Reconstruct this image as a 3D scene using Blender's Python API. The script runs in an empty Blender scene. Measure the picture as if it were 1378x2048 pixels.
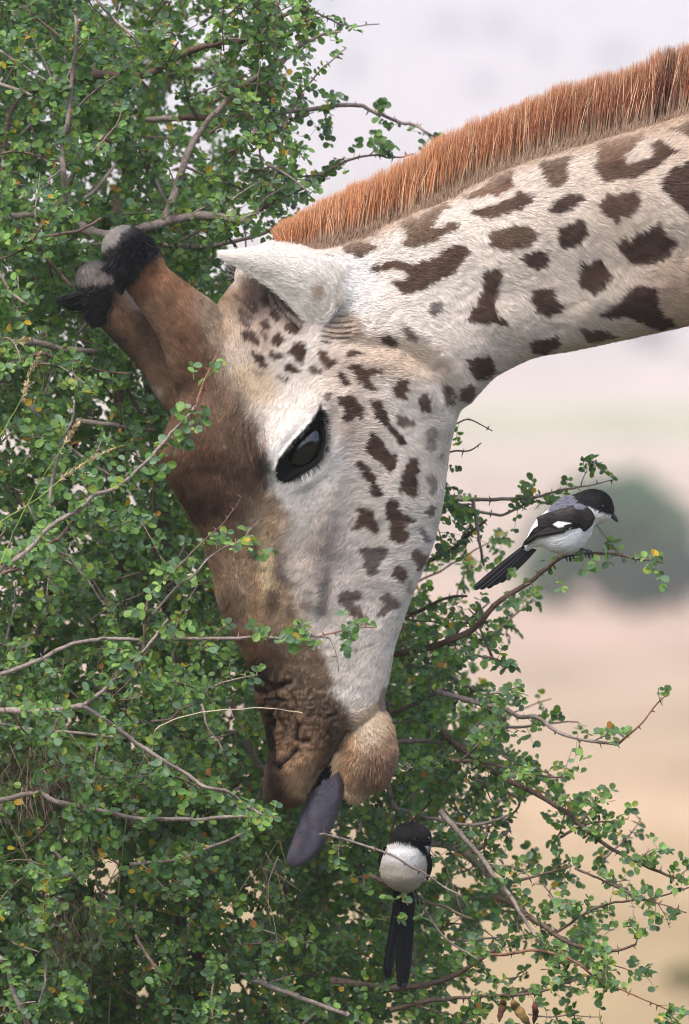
import bpy, math, random
import numpy as np
from mathutils import Vector

R = math.radians
rng = np.random.default_rng(7)
random.seed(7)
scene = bpy.context.scene

# ------------------------------------------------------------------ camera, light, exposure
ZC, DIST = 2.4, 12.0
K = 1.27 / 2048.0                       # metres per photo pixel at the giraffe's distance
cam_d = bpy.data.cameras.new('camera')
cam = bpy.data.objects.new('camera', cam_d)
scene.collection.objects.link(cam)
cam.location = (0, -DIST, ZC)
cam.rotation_euler = (R(90), 0, 0)
cam_d.sensor_fit = 'VERTICAL'
cam_d.sensor_height = 36.0
cam_d.lens = 36.0 * DIST / 1.27
cam_d.clip_start, cam_d.clip_end = 0.5, 9000
cam_d.dof.use_dof = True
cam_d.dof.focus_distance = DIST - 0.08
cam_d.dof.aperture_fstop = 7.0
scene.camera = cam

SUN_EL, SUN_AZ = 58, -150               # degrees; azimuth measured from +Y clockwise seen from above
w = bpy.data.worlds.new('World')
scene.world = w
w.use_nodes = True
wn = w.node_tree
sky = wn.nodes.new('ShaderNodeTexSky')
sky.sky_type = 'NISHITA'
sky.sun_disc = False
sky.sun_elevation = R(SUN_EL)
sky.sun_rotation = R(SUN_AZ)
sky.dust_density = 3.0
sky.air_density = 1.0
sky.ozone_density = 1.0
wn.links.new(sky.outputs[0], wn.nodes['Background'].inputs[0])
wn.nodes['Background'].inputs[1].default_value = 0.15
sd = bpy.data.lights.new('sun', 'SUN')
sd.energy = 1.55
sd.angle = R(25)
sd.color = (1.0, 0.93, 0.84)
sun = bpy.data.objects.new('sun', sd)
scene.collection.objects.link(sun)
az, el = R(SUN_AZ), R(SUN_EL)
sdir = Vector((math.sin(az) * math.cos(el), math.cos(az) * math.cos(el), math.sin(el)))
sun.rotation_euler = sdir.to_track_quat('Z', 'Y').to_euler()
scene.view_settings.view_transform = 'Standard'
scene.view_settings.look = 'None'
scene.view_settings.exposure = 1.2
scene.view_settings.gamma = 1.0
scene.view_settings.use_curve_mapping = False
scene.cycles.use_denoising = True
scene.cycles.filter_width = 1.1
scene.cycles.pixel_filter_type = 'BLACKMAN_HARRIS'
scene.cycles.max_bounces = 6
scene.cycles.diffuse_bounces = 3
scene.cycles.volume_bounces = 1
scene.cycles.sample_clamp_indirect = 4.0

# ------------------------------------------------------------------ helpers
def lin(r, g, b):
    c = np.array([r, g, b]) / 255.0
    return np.where(c <= 0.04045, c / 12.92, ((c + 0.055) / 1.055) ** 2.4)

def P(px, py, y=0.0):
    """point of the place that the photo shows at pixel (px, py), at depth y behind the giraffe's plane"""
    s = K * (DIST + y) / DIST
    return np.array([(px - 689) * s, y, ZC + (1024 - py) * s])

def Q(px, py, ypx=0.0):
    return np.array([(px - 689) * K, ypx * K, ZC + (1024 - py) * K])

def link(o, parent=None):
    scene.collection.objects.link(o)
    if parent is not None:
        o.parent = parent
        if any(parent.location):
            o.matrix_parent_inverse = parent.matrix_basis.inverted()
    return o

def tag(o, label=None, cat=None, group=None, kind=None):
    if label: o['label'] = label
    if cat: o['category'] = cat
    if group: o['group'] = group
    if kind: o['kind'] = kind
    return o

def empty(name, loc, **kw):
    o = bpy.data.objects.new(name, None)
    o.location = loc
    o.empty_display_size = 0.1
    link(o)
    return tag(o, **kw)

def mesh_np(name, V, faces, smooth=True):
    """faces: list of int arrays, each (n, k)"""
    me = bpy.data.meshes.new(name)
    V = np.asarray(V, dtype=np.float32)
    me.vertices.add(len(V))
    me.vertices.foreach_set('co', V.ravel())
    faces = [np.asarray(f, dtype=np.int32) for f in faces if len(f)]
    nl = sum(f.size for f in faces)
    nf = sum(len(f) for f in faces)
    me.loops.add(nl)
    me.polygons.add(nf)
    me.loops.foreach_set('vertex_index', np.concatenate([f.ravel() for f in faces]))
    starts, tot = [], 0
    for f in faces:
        starts.append(tot + np.arange(len(f)) * f.shape[1])
        tot += f.size
    me.polygons.foreach_set('loop_start', np.concatenate(starts).astype(np.int32))
    me.polygons.foreach_set('use_smooth', np.full(nf, smooth))
    me.update(calc_edges=True)
    me.validate()
    return me

def set_col(me, col, name='col'):
    a = me.attributes.new(name, 'FLOAT_COLOR', 'POINT')
    c = np.ones((len(me.vertices), 4), dtype=np.float32)
    c[:, :3] = col
    a.data.foreach_set('color', c.ravel())

def obj(name, me, mat=None, parent=None):
    o = bpy.data.objects.new(name, me)
    if mat is not None: me.materials.append(mat)
    return link(o, parent)

_h = np.uint32
def _hash(ix, iy, iz, seed):
    h = (ix.astype(np.int64) * 374761393 + iy.astype(np.int64) * 668265263 + iz.astype(np.int64) * 2147483647 + seed * 1274126177) & 0xffffffff
    h = ((h ^ (h >> 13)) * 1274126177) & 0xffffffff
    h = h ^ (h >> 16)
    return (h & 0xffffff) / float(0xffffff)

def vnoise(x, y, z=None, seed=0):
    x = np.asarray(x, float); y = np.asarray(y, float)
    z = np.zeros_like(x) if z is None else np.asarray(z, float)
    ix, iy, iz = np.floor(x), np.floor(y), np.floor(z)
    fx, fy, fz = x - ix, y - iy, z - iz
    fx, fy, fz = [f * f * (3 - 2 * f) for f in (fx, fy, fz)]
    out = 0
    for dx in (0, 1):
        for dy in (0, 1):
            for dz in (0, 1):
                wgt = (fx if dx else 1 - fx) * (fy if dy else 1 - fy) * (fz if dz else 1 - fz)
                out = out + wgt * _hash(ix + dx, iy + dy, iz + dz, seed)
    return out * 2 - 1

def crom(pts, n):
    """Catmull-Rom through rows of pts, n samples"""
    p = np.asarray(pts, float)
    m = len(p)
    q = np.vstack([2 * p[0] - p[1], p, 2 * p[-1] - p[-2]])
    s = np.linspace(0, m - 1 - 1e-9, n)
    i = s.astype(int); t = (s - i)[:, None]
    a, b, c, d = q[i], q[i + 1], q[i + 2], q[i + 3]
    return 0.5 * (2 * b + (c - a) * t + (2 * a - 5 * b + 4 * c - d) * t ** 2 + (3 * b - a - 3 * c + d) * t ** 3)

def grid_faces(nr, ns, off=0, wrap=True):
    i = np.arange(nr - 1)[:, None]; j = np.arange(ns if wrap else ns - 1)[None, :]
    j2 = (j + 1) % ns
    f = np.stack([i * ns + j, i * ns + j2, (i + 1) * ns + j2, (i + 1) * ns + j], -1).reshape(-1, 4)
    return f + off

class Soup:
    def __init__(s): s.V, s.F, s.C, s.n = [], {}, [], 0
    def add(s, V, faces, col=None):
        V = np.asarray(V, float)
        for f in faces:
            f = np.asarray(f)
            if len(f): s.F.setdefault(f.shape[1], []).append(f + s.n)
        s.V.append(V); s.n += len(V)
        if col is not None: s.C.append(np.broadcast_to(np.asarray(col, float), (len(V), 3)))
    def mesh(s, name, smooth=True):
        me = mesh_np(name, np.vstack(s.V), [np.vstack(f) for f in s.F.values()], smooth)
        if s.C: set_col(me, np.vstack(s.C))
        return me

def loft(keys, nr, ns):
    """rows: Lx, Ly, Rx, Ry, half depth, squareness, skew, centre depth (photo px)"""
    k = crom(keys, nr)
    th = np.linspace(0, 2 * np.pi, ns, endpoint=False)
    c, s_ = np.cos(th), np.sin(th)
    t = (1 - c) / 2
    x = k[:, 0:1] * (1 - t) + k[:, 2:3] * t
    z = k[:, 1:2] * (1 - t) + k[:, 3:4] * t
    yy = -np.sign(s_) * np.abs(s_) ** k[:, 5:6] * k[:, 4:5] * (1 + k[:, 6:7] * c) + k[:, 7:8]
    V = np.stack([(x - 689) * K, yy * K, ZC + (1024 - z) * K], -1)
    c0, c1 = V[0].mean(0), V[-1].mean(0)
    Vf = np.vstack([V.reshape(-1, 3), c0, c1])
    f = grid_faces(nr, ns)
    j = np.arange(ns)
    cap0 = np.stack([np.full(ns, nr * ns), (j + 1) % ns, j], -1)
    cap1 = np.stack([np.full(ns, nr * ns + 1), (nr - 1) * ns + j, (nr - 1) * ns + (j + 1) % ns], -1)
    return Vf, [f, np.vstack([cap0, cap1])]

def chain(pts, n=40, ns=24):
    """rounded tube through rows x, y(depth), z, r in metres"""
    k = crom(pts, n)
    p, r = k[:, :3], k[:, 3]
    d = np.gradient(p, axis=0); d /= np.linalg.norm(d, axis=1, keepdims=True)
    # hemispherical ends
    m = 6
    a = np.linspace(0.02, 1, m, endpoint=False) * np.pi / 2
    p0 = p[0] - d[0] * r[0] * np.cos(a)[:, None]; r0 = r[0] * np.sin(a); d0 = np.repeat(d[:1], m, 0)
    p1 = p[-1] + d[-1] * r[-1] * np.cos(a[::-1])[:, None]; r1 = r[-1] * np.sin(a[::-1]); d1 = np.repeat(d[-1:], m, 0)
    p = np.vstack([p0, p, p1]); r = np.concatenate([r0, r, r1]); d = np.vstack([d0, d, d1])
    return tube_rings(p, r, d, ns)

def tube_rings(p, r, d, ns):
    up = np.array([0.13, 1.0, 0.21])
    a = np.cross(d, up); a /= np.linalg.norm(a, axis=1, keepdims=True) + 1e-9
    b = np.cross(d, a)
    th = np.linspace(0, 2 * np.pi, ns, endpoint=False)
    V = p[:, None] + r[:, None, None] * (np.cos(th)[None, :, None] * a[:, None] + np.sin(th)[None, :, None] * b[:, None])
    n = len(p)
    Vf = np.vstack([V.reshape(-1, 3), p[0], p[-1]])
    j = np.arange(ns)
    cap = np.vstack([np.stack([np.full(ns, n * ns), (j + 1) % ns, j], -1),
                     np.stack([np.full(ns, n * ns + 1), (n - 1) * ns + j, (n - 1) * ns + (j + 1) % ns], -1)])
    return Vf, [grid_faces(n, ns), cap]

def remesh(soup, voxel, smooth_it=2):
    me = soup.mesh('temporary')
    o = bpy.data.objects.new('temporary', me)
    scene.collection.objects.link(o)
    m = o.modifiers.new('r', 'REMESH'); m.mode = 'VOXEL'; m.voxel_size = voxel
    if smooth_it:
        m2 = o.modifiers.new('s', 'SMOOTH'); m2.iterations = smooth_it; m2.factor = 0.5
    dg = bpy.context.evaluated_depsgraph_get()
    ev = bpy.data.meshes.new_from_object(o.evaluated_get(dg))
    bpy.data.objects.remove(o); bpy.data.meshes.remove(me)
    ev.polygons.foreach_set('use_smooth', np.full(len(ev.polygons), True))
    return ev

def get_co(me):
    a = np.empty(len(me.vertices) * 3, np.float32); me.vertices.foreach_get('co', a); return a.reshape(-1, 3).astype(float)
def get_no(me):
    a = np.empty(len(me.vertices) * 3, np.float32); me.vertices.foreach_get('normal', a); return a.reshape(-1, 3).astype(float)
def to_px(co):
    return co[:, 0] / K + 689, 1024 - (co[:, 2] - ZC) / K

def polydist(px, py, poly):
    """signed distance (negative inside) to a closed polygon"""
    d2 = np.full(px.shape, 1e18); ins = np.zeros(px.shape, bool)
    n = len(poly)
    for i in range(n):
        ax, ay = poly[i]; bx, by = poly[(i + 1) % n]
        ex, ey = bx - ax, by - ay
        wx, wy = px - ax, py - ay
        t = np.clip((wx * ex + wy * ey) / (ex * ex + ey * ey + 1e-9), 0, 1)
        dx, dy = wx - ex * t, wy - ey * t
        d2 = np.minimum(d2, dx * dx + dy * dy)
        c = (ay > py) != (by > py)
        with np.errstate(divide='ignore', invalid='ignore'):
            ins ^= c & (px < (bx - ax) * (py - ay) / (by - ay + 1e-12) + ax)
    d = np.sqrt(d2)
    return np.where(ins, -d, d)

def linedist(px, py, line):
    d2 = np.full(px.shape, 1e18)
    for (ax, ay), (bx, by) in zip(line[:-1], line[1:]):
        ex, ey = bx - ax, by - ay
        wx, wy = px - ax, py - ay
        t = np.clip((wx * ex + wy * ey) / (ex * ex + ey * ey + 1e-9), 0, 1)
        d2 = np.minimum(d2, (wx - ex * t) ** 2 + (wy - ey * t) ** 2)
    return np.sqrt(d2)

def zz(x0, y0, s, pts): return [(x0 + s * a, y0 + s * b) for a, b in pts]

def sstep(a, b, x):
    t = np.clip((x - a) / (b - a), 0, 1); return t * t * (3 - 2 * t)

def lap_smooth(me, co, mask, it):
    e = np.empty(len(me.edges) * 2, np.int32); me.edges.foreach_get('vertices', e); e = e.reshape(-1, 2)
    n = len(co); deg = np.bincount(e.ravel(), minlength=n)[:, None].astype(float)
    for _ in range(it):
        acc = np.stack([np.bincount(e[:, 0], weights=co[e[:, 1], k], minlength=n) + np.bincount(e[:, 1], weights=co[e[:, 0], k], minlength=n) for k in range(3)], 1)
        co = co + (acc / np.maximum(deg, 1) - co) * (0.6 * mask)[:, None]
    return co

# ------------------------------------------------------------------ materials
def mat_new(name):
    m = bpy.data.materials.new(name); m.use_nodes = True
    nt = m.node_tree; b = nt.nodes['Principled BSDF']
    return m, nt, b

def mat_attr(name, rough=0.6, spec=0.3, noise=0.0, nscale=400, bump=0.0, sheen=0.0):
    m, nt, b = mat_new(name)
    a = nt.nodes.new('ShaderNodeAttribute'); a.attribute_name = 'col'
    out = a.outputs['Color']
    if noise or bump:
        t = nt.nodes.new('ShaderNodeTexNoise'); t.inputs['Scale'].default_value = nscale; t.inputs['Detail'].default_value = 4
        g = nt.nodes.new('ShaderNodeNewGeometry'); nt.links.new(g.outputs['Position'], t.inputs['Vector'])
    if noise:
        mr = nt.nodes.new('ShaderNodeMapRange')
        mr.inputs[1].default_value, mr.inputs[2].default_value = 0.3, 0.7
        mr.inputs[3].default_value, mr.inputs[4].default_value = 1 - noise, 1 + noise
        nt.links.new(t.outputs['Fac'], mr.inputs[0])
        mx = nt.nodes.new('ShaderNodeVectorMath'); mx.operation = 'SCALE'
        nt.links.new(out, mx.inputs[0]); nt.links.new(mr.outputs[0], mx.inputs['Scale'])
        out = mx.outputs[0]
    if bump:
        bp = nt.nodes.new('ShaderNodeBump'); bp.inputs['Strength'].default_value = bump; bp.inputs['Distance'].default_value = 0.002
        nt.links.new(t.outputs['Fac'], bp.inputs['Height']); nt.links.new(bp.outputs[0], b.inputs['Normal'])
    nt.links.new(out, b.inputs['Base Color'])
    b.inputs['Roughness'].default_value = rough
    b.inputs['Specular IOR Level'].default_value = spec
    if sheen:
        b.inputs['Sheen Weight'].default_value = sheen
    return m

def mat_plain(name, col, rough=0.5, spec=0.5, coat=0.0, nscale=0, namp=0.15):
    m, nt, b = mat_new(name)
    b.inputs['Base Color'].default_value = (*col, 1)
    b.inputs['Roughness'].default_value = rough
    b.inputs['Specular IOR Level'].default_value = spec
    b.inputs['Coat Weight'].default_value = coat
    b.inputs['Coat Roughness'].default_value = 0.03
    if nscale:
        t = nt.nodes.new('ShaderNodeTexNoise'); t.inputs['Scale'].default_value = nscale; t.inputs['Detail'].default_value = 3
        g = nt.nodes.new('ShaderNodeNewGeometry'); nt.links.new(g.outputs['Position'], t.inputs['Vector'])
        r = nt.nodes.new('ShaderNodeValToRGB')
        c = np.array(col)
        r.color_ramp.elements[0].position = 0.3; r.color_ramp.elements[1].position = 0.7
        r.color_ramp.elements[0].color = (*(c * (1 - namp)), 1); r.color_ramp.elements[1].color = (*np.clip(c * (1 + namp), 0, 1), 1)
        nt.links.new(t.outputs['Fac'], r.inputs[0]); nt.links.new(r.outputs[0], b.inputs['Base Color'])
    return m

def mat_leaf(name):
    m = bpy.data.materials.new(name); m.use_nodes = True
    nt = m.node_tree; nt.nodes.clear()
    o = nt.nodes.new('ShaderNodeOutputMaterial')
    a = nt.nodes.new('ShaderNodeAttribute'); a.attribute_name = 'col'
    b = nt.nodes.new('ShaderNodeBsdfPrincipled')
    b.inputs['Roughness'].default_value = 0.45; b.inputs['Specular IOR Level'].default_value = 0.35
    t = nt.nodes.new('ShaderNodeBsdfTranslucent')
    mixc = nt.nodes.new('ShaderNodeMix'); mixc.data_type = 'RGBA'; mixc.blend_type = 'MULTIPLY'
    mixc.inputs[0].default_value = 1.0; mixc.inputs[7].default_value = (1.3, 1.35, 0.5, 1)
    nt.links.new(a.outputs['Color'], mixc.inputs[6]); nt.links.new(mixc.outputs[2], t.inputs['Color'])
    nt.links.new(a.outputs['Color'], b.inputs['Base Color'])
    mx = nt.nodes.new('ShaderNodeMixShader'); mx.inputs[0].default_value = 0.4
    nt.links.new(b.outputs[0], mx.inputs[1]); nt.links.new(t.outputs[0], mx.inputs[2])
    nt.links.new(mx.outputs[0], o.inputs['Surface'])
    return m

M_skin = mat_attr('giraffe_coat', 0.8, 0.05, 0.12, 900, 0.25)
M_fur = mat_attr('giraffe_hair', 0.6, 0.25)
M_mane = mat_attr('mane_hair', 0.45, 0.4)
M_bark = mat_attr('bark', 0.8, 0.2, 0.3, 260, 0.6)
M_leaf = mat_leaf('leaf')
M_bird = mat_attr('plumage', 0.7, 0.2, 0.06, 900, 0.0)
M_feather = mat_attr('feather', 0.5, 0.22, 0.15, 1200, 0.2)

# ------------------------------------------------------------------ ground, hills, far vegetation, haze
PROF = [(-60, 0), (45, 0.0), (70, 0.02), (100, 0.2), (150, 0.88), (200, 1.6), (260, 2.75), (420, 8.2), (700, 18.5), (1000, 40), (1500, 84), (2200, 160), (3200, 250)]
PX_, PZ_ = np.array(PROF).T
def ground_z(x, y):
    d = y + DIST
    base = np.interp(np.sqrt(np.maximum(d, 0) ** 2 + 0 * x), PX_, PZ_)
    far = np.clip((d - 80) / 400, 0, 1)
    return base + far * (vnoise(x / 90, y / 90, seed=3) * 0.6 + vnoise(x / 260, y / 400, seed=5) * 2.5 * far) * np.clip(d / 700, 0, 1) \
        + 0.02 * vnoise(x / 1.2, y / 1.2, seed=9) * (d < 60)
ys = np.unique(np.concatenate([np.linspace(-60, 60, 90), np.geomspace(60, 3150, 150)]))
xs = np.concatenate([-np.geomspace(25, 2200, 70)[::-1], np.linspace(-24, 24, 70), np.geomspace(25, 2200, 70)])
X, Y = np.meshgrid(xs, ys)
Z = ground_z(X, Y)
me = mesh_np('ground', np.stack([X, Y, Z], -1).reshape(-1, 3), [grid_faces(len(ys), len(xs), wrap=False)])
M_ground, nt, b = mat_new('dry_savanna')
g = nt.nodes.new('ShaderNodeNewGeometry')
def noise_node(sc, det=4, vec=None, stretch=None):
    t = nt.nodes.new('ShaderNodeTexNoise'); t.inputs['Scale'].default_value = sc; t.inputs['Detail'].default_value = det
    mp = nt.nodes.new('ShaderNodeMapping'); nt.links.new(g.outputs['Position'], mp.inputs[0])
    if stretch: mp.inputs['Scale'].default_value = stretch
    nt.links.new(mp.outputs[0], t.inputs['Vector'])
    return t
def ramp(fac, stops):
    r = nt.nodes.new('ShaderNodeValToRGB')
    while len(r.color_ramp.elements) < len(stops): r.color_ramp.elements.new(0.5)
    for e, (p_, c) in zip(r.color_ramp.elements, stops): e.position = p_; e.color = (*c, 1)
    nt.links.new(fac, r.inputs[0]); return r
def mixn(fac, a, b_, typ='MIX'):
    m = nt.nodes.new('ShaderNodeMix'); m.data_type = 'RGBA'; m.blend_type = typ
    if isinstance(fac, float): m.inputs[0].default_value = fac
    else: nt.links.new(fac, m.inputs[0])
    nt.links.new(a, m.inputs[6]); nt.links.new(b_, m.inputs[7]); return m.outputs[2]
sep = nt.nodes.new('ShaderNodeSeparateXYZ'); nt.links.new(g.outputs['Position'], sep.inputs[0])
mr = nt.nodes.new('ShaderNodeMapRange'); mr.inputs[1].default_value = 0; mr.inputs[2].default_value = 600
nt.links.new(sep.outputs['Y'], mr.inputs[0])
zone = ramp(mr.outputs[0], [(0.0, (0.07, 0.07, 0.04)), (0.035, (0.07, 0.07, 0.04)), (0.06, (0.37, 0.265, 0.155)), (0.10, (0.38, 0.275, 0.175)), (0.19, (0.39, 0.295, 0.235)), (0.36, (0.39, 0.30, 0.25)), (0.52, (0.45, 0.365, 0.31)), (0.60, (0.38, 0.37, 0.25)), (0.72, (0.46, 0.38, 0.34)), (1.0, (0.38, 0.33, 0.32))])  # unseen near ground made dark to dim its reflection in the eye
n1 = noise_node(0.35, 5, stretch=(1, 0.25, 1)); r1 = ramp(n1.outputs['Fac'], [(0.35, (0.88, 0.86, 0.78)), (0.65, (1.3, 1.27, 1.25))])
n2 = noise_node(0.04, 4, stretch=(1, 0.3, 1)); r2 = ramp(n2.outputs['Fac'], [(0.35, (0.80, 0.86, 0.80)), (0.62, (1.1, 1.06, 1.06))])
c1 = mixn(1.0, zone.outputs[0], r1.outputs[0], 'MULTIPLY')
c2 = mixn(1.0, c1, r2.outputs[0], 'MULTIPLY')
n3 = noise_node(9, 5); r3 = ramp(n3.outputs['Fac'], [(0.3, (0.6, 0.6, 0.55)), (0.7, (1.2, 1.2, 1.2))])
c3 = mixn(1.0, c2, r3.outputs[0], 'MULTIPLY')
nt.links.new(c3, b.inputs['Base Color']); b.inputs['Roughness'].default_value = 0.95; b.inputs['Specular IOR Level'].default_value = 0.1
tag(obj('ground', me, M_ground), kind='structure')

def rand_dirs(n, rg):
    v = rg.normal(size=(n, 3)); return v / np.linalg.norm(v, axis=1, keepdims=True)

LT = np.array([(0, 0, 0), (0.22, 0.36, 0.05), (0.58, 0.50, 0.08), (0.88, 0.34, 0.05), (1.0, 0.0, 0.0), (0.88, -0.34, 0.05), (0.58, -0.50, 0.08), (0.22, -0.36, 0.05)])
def leaves_mesh(name, base, d, nrm, L, W, col, cup=None):
    """many two-faced folded oval leaves as one mesh"""
    n = len(base)
    d = d / (np.linalg.norm(d, axis=1, keepdims=True) + 1e-9)
    side = np.cross(nrm, d); side /= np.linalg.norm(side, axis=1, keepdims=True) + 1e-9
    nn = np.cross(d, side)
    cup = np.ones(n) if cup is None else cup
    V = base[:, None] + LT[None, :, 0:1] * (d * L[:, None])[:, None] + LT[None, :, 1:2] * (side * W[:, None])[:, None] \
        + (LT[None, :, 2:3] * cup[:, None, None] - 0.12 * LT[None, :, 0:1] ** 2 * cup[:, None, None]) * (nn * L[:, None])[:, None]
    o = np.arange(n)[:, None] * 8
    F = np.vstack([o + np.array([0, 1, 2, 3, 4]), o + np.array([0, 4, 5, 6, 7])])
    me = mesh_np(name, V.reshape(-1, 3), [F], smooth=False)
    set_col(me, np.repeat(col, 8, axis=0))
    return me

def far_shrub(px, py_base, dist, w_px, h_px, col, label, cat='shrub', group=None, n=2600, lobes=9, name='distant_shrub', seed=1):
    rg = np.random.default_rng(seed)
    ds = np.geomspace(40, 3000, 4000); sl = (1024 - py_base) * K / DIST
    hit = (ZC + ds * sl) - ground_z((px - 689) * K * ds / DIST, ds - DIST)
    i_ = np.where(hit <= 0)[0]
    dist = ds[i_[0]] if len(i_) else dist
    y = dist - DIST
    base = P(px, py_base, y)
    s = K * dist / DIST
    W_, H_ = w_px * s, h_px * s
    gz = float(ground_z(np.array(base[0]), np.array(y)))
    o = empty(name, (base[0], y, gz), label=label, cat=cat, group=group)
    H_ = H_ + max(base[2] - gz, 0)
    sp = Soup()
    tips = []
    for i in range(6):
        a = rg.uniform(0, 6.28); t = np.array([math.cos(a) * W_ * 0.25, math.sin(a) * W_ * 0.25, H_ * rg.uniform(0.5, 0.75)])
        p = np.array([[0, 0, -0.1 * H_, 0.035 * H_], [t[0] * .3, t[1] * .3, H_ * 0.25, 0.028 * H_], [*t, 0.01 * H_]])
        p[:, :3] += [base[0], y, gz]
        v, f = chain(p, 8, 6); sp.add(v, f, (0.12, 0.09, 0.07))
    obj('trunk', sp.mesh('shrub_trunk'), M_bark, o)
    pts, cols = [], []
    for i in range(lobes):
        hf = rg.uniform(0.0, 1.0)
        a = rg.uniform(0, 6.28); rr = W_ * 0.40 * math.sqrt(rg.uniform(0, 1)) * max(0, 1 - hf * hf) ** .33
        c = np.array([math.cos(a) * rr, math.sin(a) * rr, H_ * (.22 + .58 * hf)])
        rad = np.array([W_ * 0.18, W_ * 0.18, H_ * 0.22]) * rg.uniform(0.7, 1.2)
        k_ = n // lobes
        q = rand_dirs(k_, rg) * (rg.uniform(0.25, 1, (k_, 1)) ** 0.4) * rad + c
        pts.append(q); cols.append(np.array(col) * rg.uniform(0.75, 1.25) * rg.uniform(0.7, 1.3, (k_, 1)))
    q = np.vstack(pts) + [base[0], y, gz]; cc = np.vstack(cols)
    q[:, 2] = np.maximum(q[:, 2], gz + 0.02 * H_)
    L = rg.uniform(0.05, 0.1, len(q)) * H_
    obj('crown', leaves_mesh('shrub_crown', q, rand_dirs(len(q), rg), rand_dirs(len(q), rg), L, L * 0.8, cc), M_leaf, o)
    return o

far_shrub(1225, 1212, 150, 370, 270, (0.085, 0.165, 0.085), 'large blurred round bush on the plain directly behind the side-facing bird', 'bush', seed=3, n=8000, lobes=22, name='background_bush')
far_shrub(1275, 1232, 143, 170, 120, (0.055, 0.09, 0.065), 'low dark blurred bush in front of the larger round background bush', 'bush', seed=8, n=2600, lobes=7, name='background_bush')
far_shrub(1372, 1220, 152, 150, 130, (0.05, 0.085, 0.065), 'dark blurred bush at the right edge beside the round background bush', 'bush', seed=11, n=2400, lobes=7, name='background_bush')
far_shrub(1365, 1990, 47, 110, 60, (0.16, 0.17, 0.05), 'blurred yellow-green tuft on the dry ground in the lower right corner', 'shrub', seed=21, n=1400, lobes=6, name='low_shrub')
grp = 'far shrubs on the pale hillside'
for i, (px, py, wp, hp, txt) in enumerate([
        (905, 82, 62, 30, 'blurred green shrub on the far hillside, left of the two near the top'),
        (1000, 82, 58, 32, 'blurred green shrub on the far hillside, right of the two near the top'),
        (703, 158, 56, 30, 'faint blurred shrub on the far hillside just right of the twig tips'),
        (1082, 122, 50, 26, 'faint small shrub on the far hillside below the two green ones'),
        (1238, 130, 60, 30, 'faint blurred shrub on the far hillside above the dark mane tuft'),
        (965, 190, 46, 22, 'faintest blurred shrub on the far hillside above the middle of the mane'),
        (1290, 700, 70, 30, 'faint blurred shrub on the plain just below the giraffe\'s throat at right'),
        (655, 22, 60, 34, 'blurred bluish shrub on the far hillside behind the topmost twig')]):
    dd = 760 if py < 400 else 500
    far_shrub(px, py, dd, wp * 1.5, hp * 2.0, (0.015, 0.06, 0.05), txt, 'shrub', grp, n=1600, lobes=7, seed=40 + i)

rgt = np.random.default_rng(99); nT = 16000  # unseen thicket added behind the camera to darken the eye's reflection
cl = np.stack([rgt.uniform(-16, 16, 60), rgt.uniform(-30, -25, 60), rgt.uniform(.8, 7.2, 60)], -1)
qT = cl[rgt.integers(0, 60, nT)] + rgt.normal(0, 1.0, (nT, 3)); qT[:, 2] = np.maximum(qT[:, 2], .05)
LTk = rgt.uniform(.25, .5, nT)
th_ = obj('added_thicket', leaves_mesh('added_thicket', qT, rand_dirs(nT, rgt), rand_dirs(nT, rgt), LTk, LTk * .8, np.array([.04, .075, .03]) * rgt.uniform(.6, 1.3, (nT, 1))), M_leaf)
tag(th_, kind='stuff')
hz = Soup()
bx0, bx1, by0, by1, bz0, bz1 = -2400, 2400, -70, 3300, -1.5, 270
hv = np.array([(x, y, z) for x in (bx0, bx1) for y in (by0, by1) for z in (bz0, bz1)], float)
hz.add(hv, [np.array([(0, 1, 3, 2), (4, 6, 7, 5), (0, 4, 5, 1), (2, 3, 7, 6), (0, 2, 6, 4), (1, 5, 7, 3)])])
M_haze = bpy.data.materials.new('haze_air'); M_haze.use_nodes = True
nt = M_haze.node_tree; nt.nodes.clear()
o_ = nt.nodes.new('ShaderNodeOutputMaterial'); pv = nt.nodes.new('ShaderNodeVolumePrincipled')
pv.inputs['Color'].default_value = (0.945, 0.955, 0.985, 1); pv.inputs['Density'].default_value = 0.0011; pv.inputs['Anisotropy'].default_value = 0.2
nt.links.new(pv.outputs[0], o_.inputs['Volume'])
tag(obj('haze', hz.mesh('haze', False), M_haze), kind='stuff')

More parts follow.
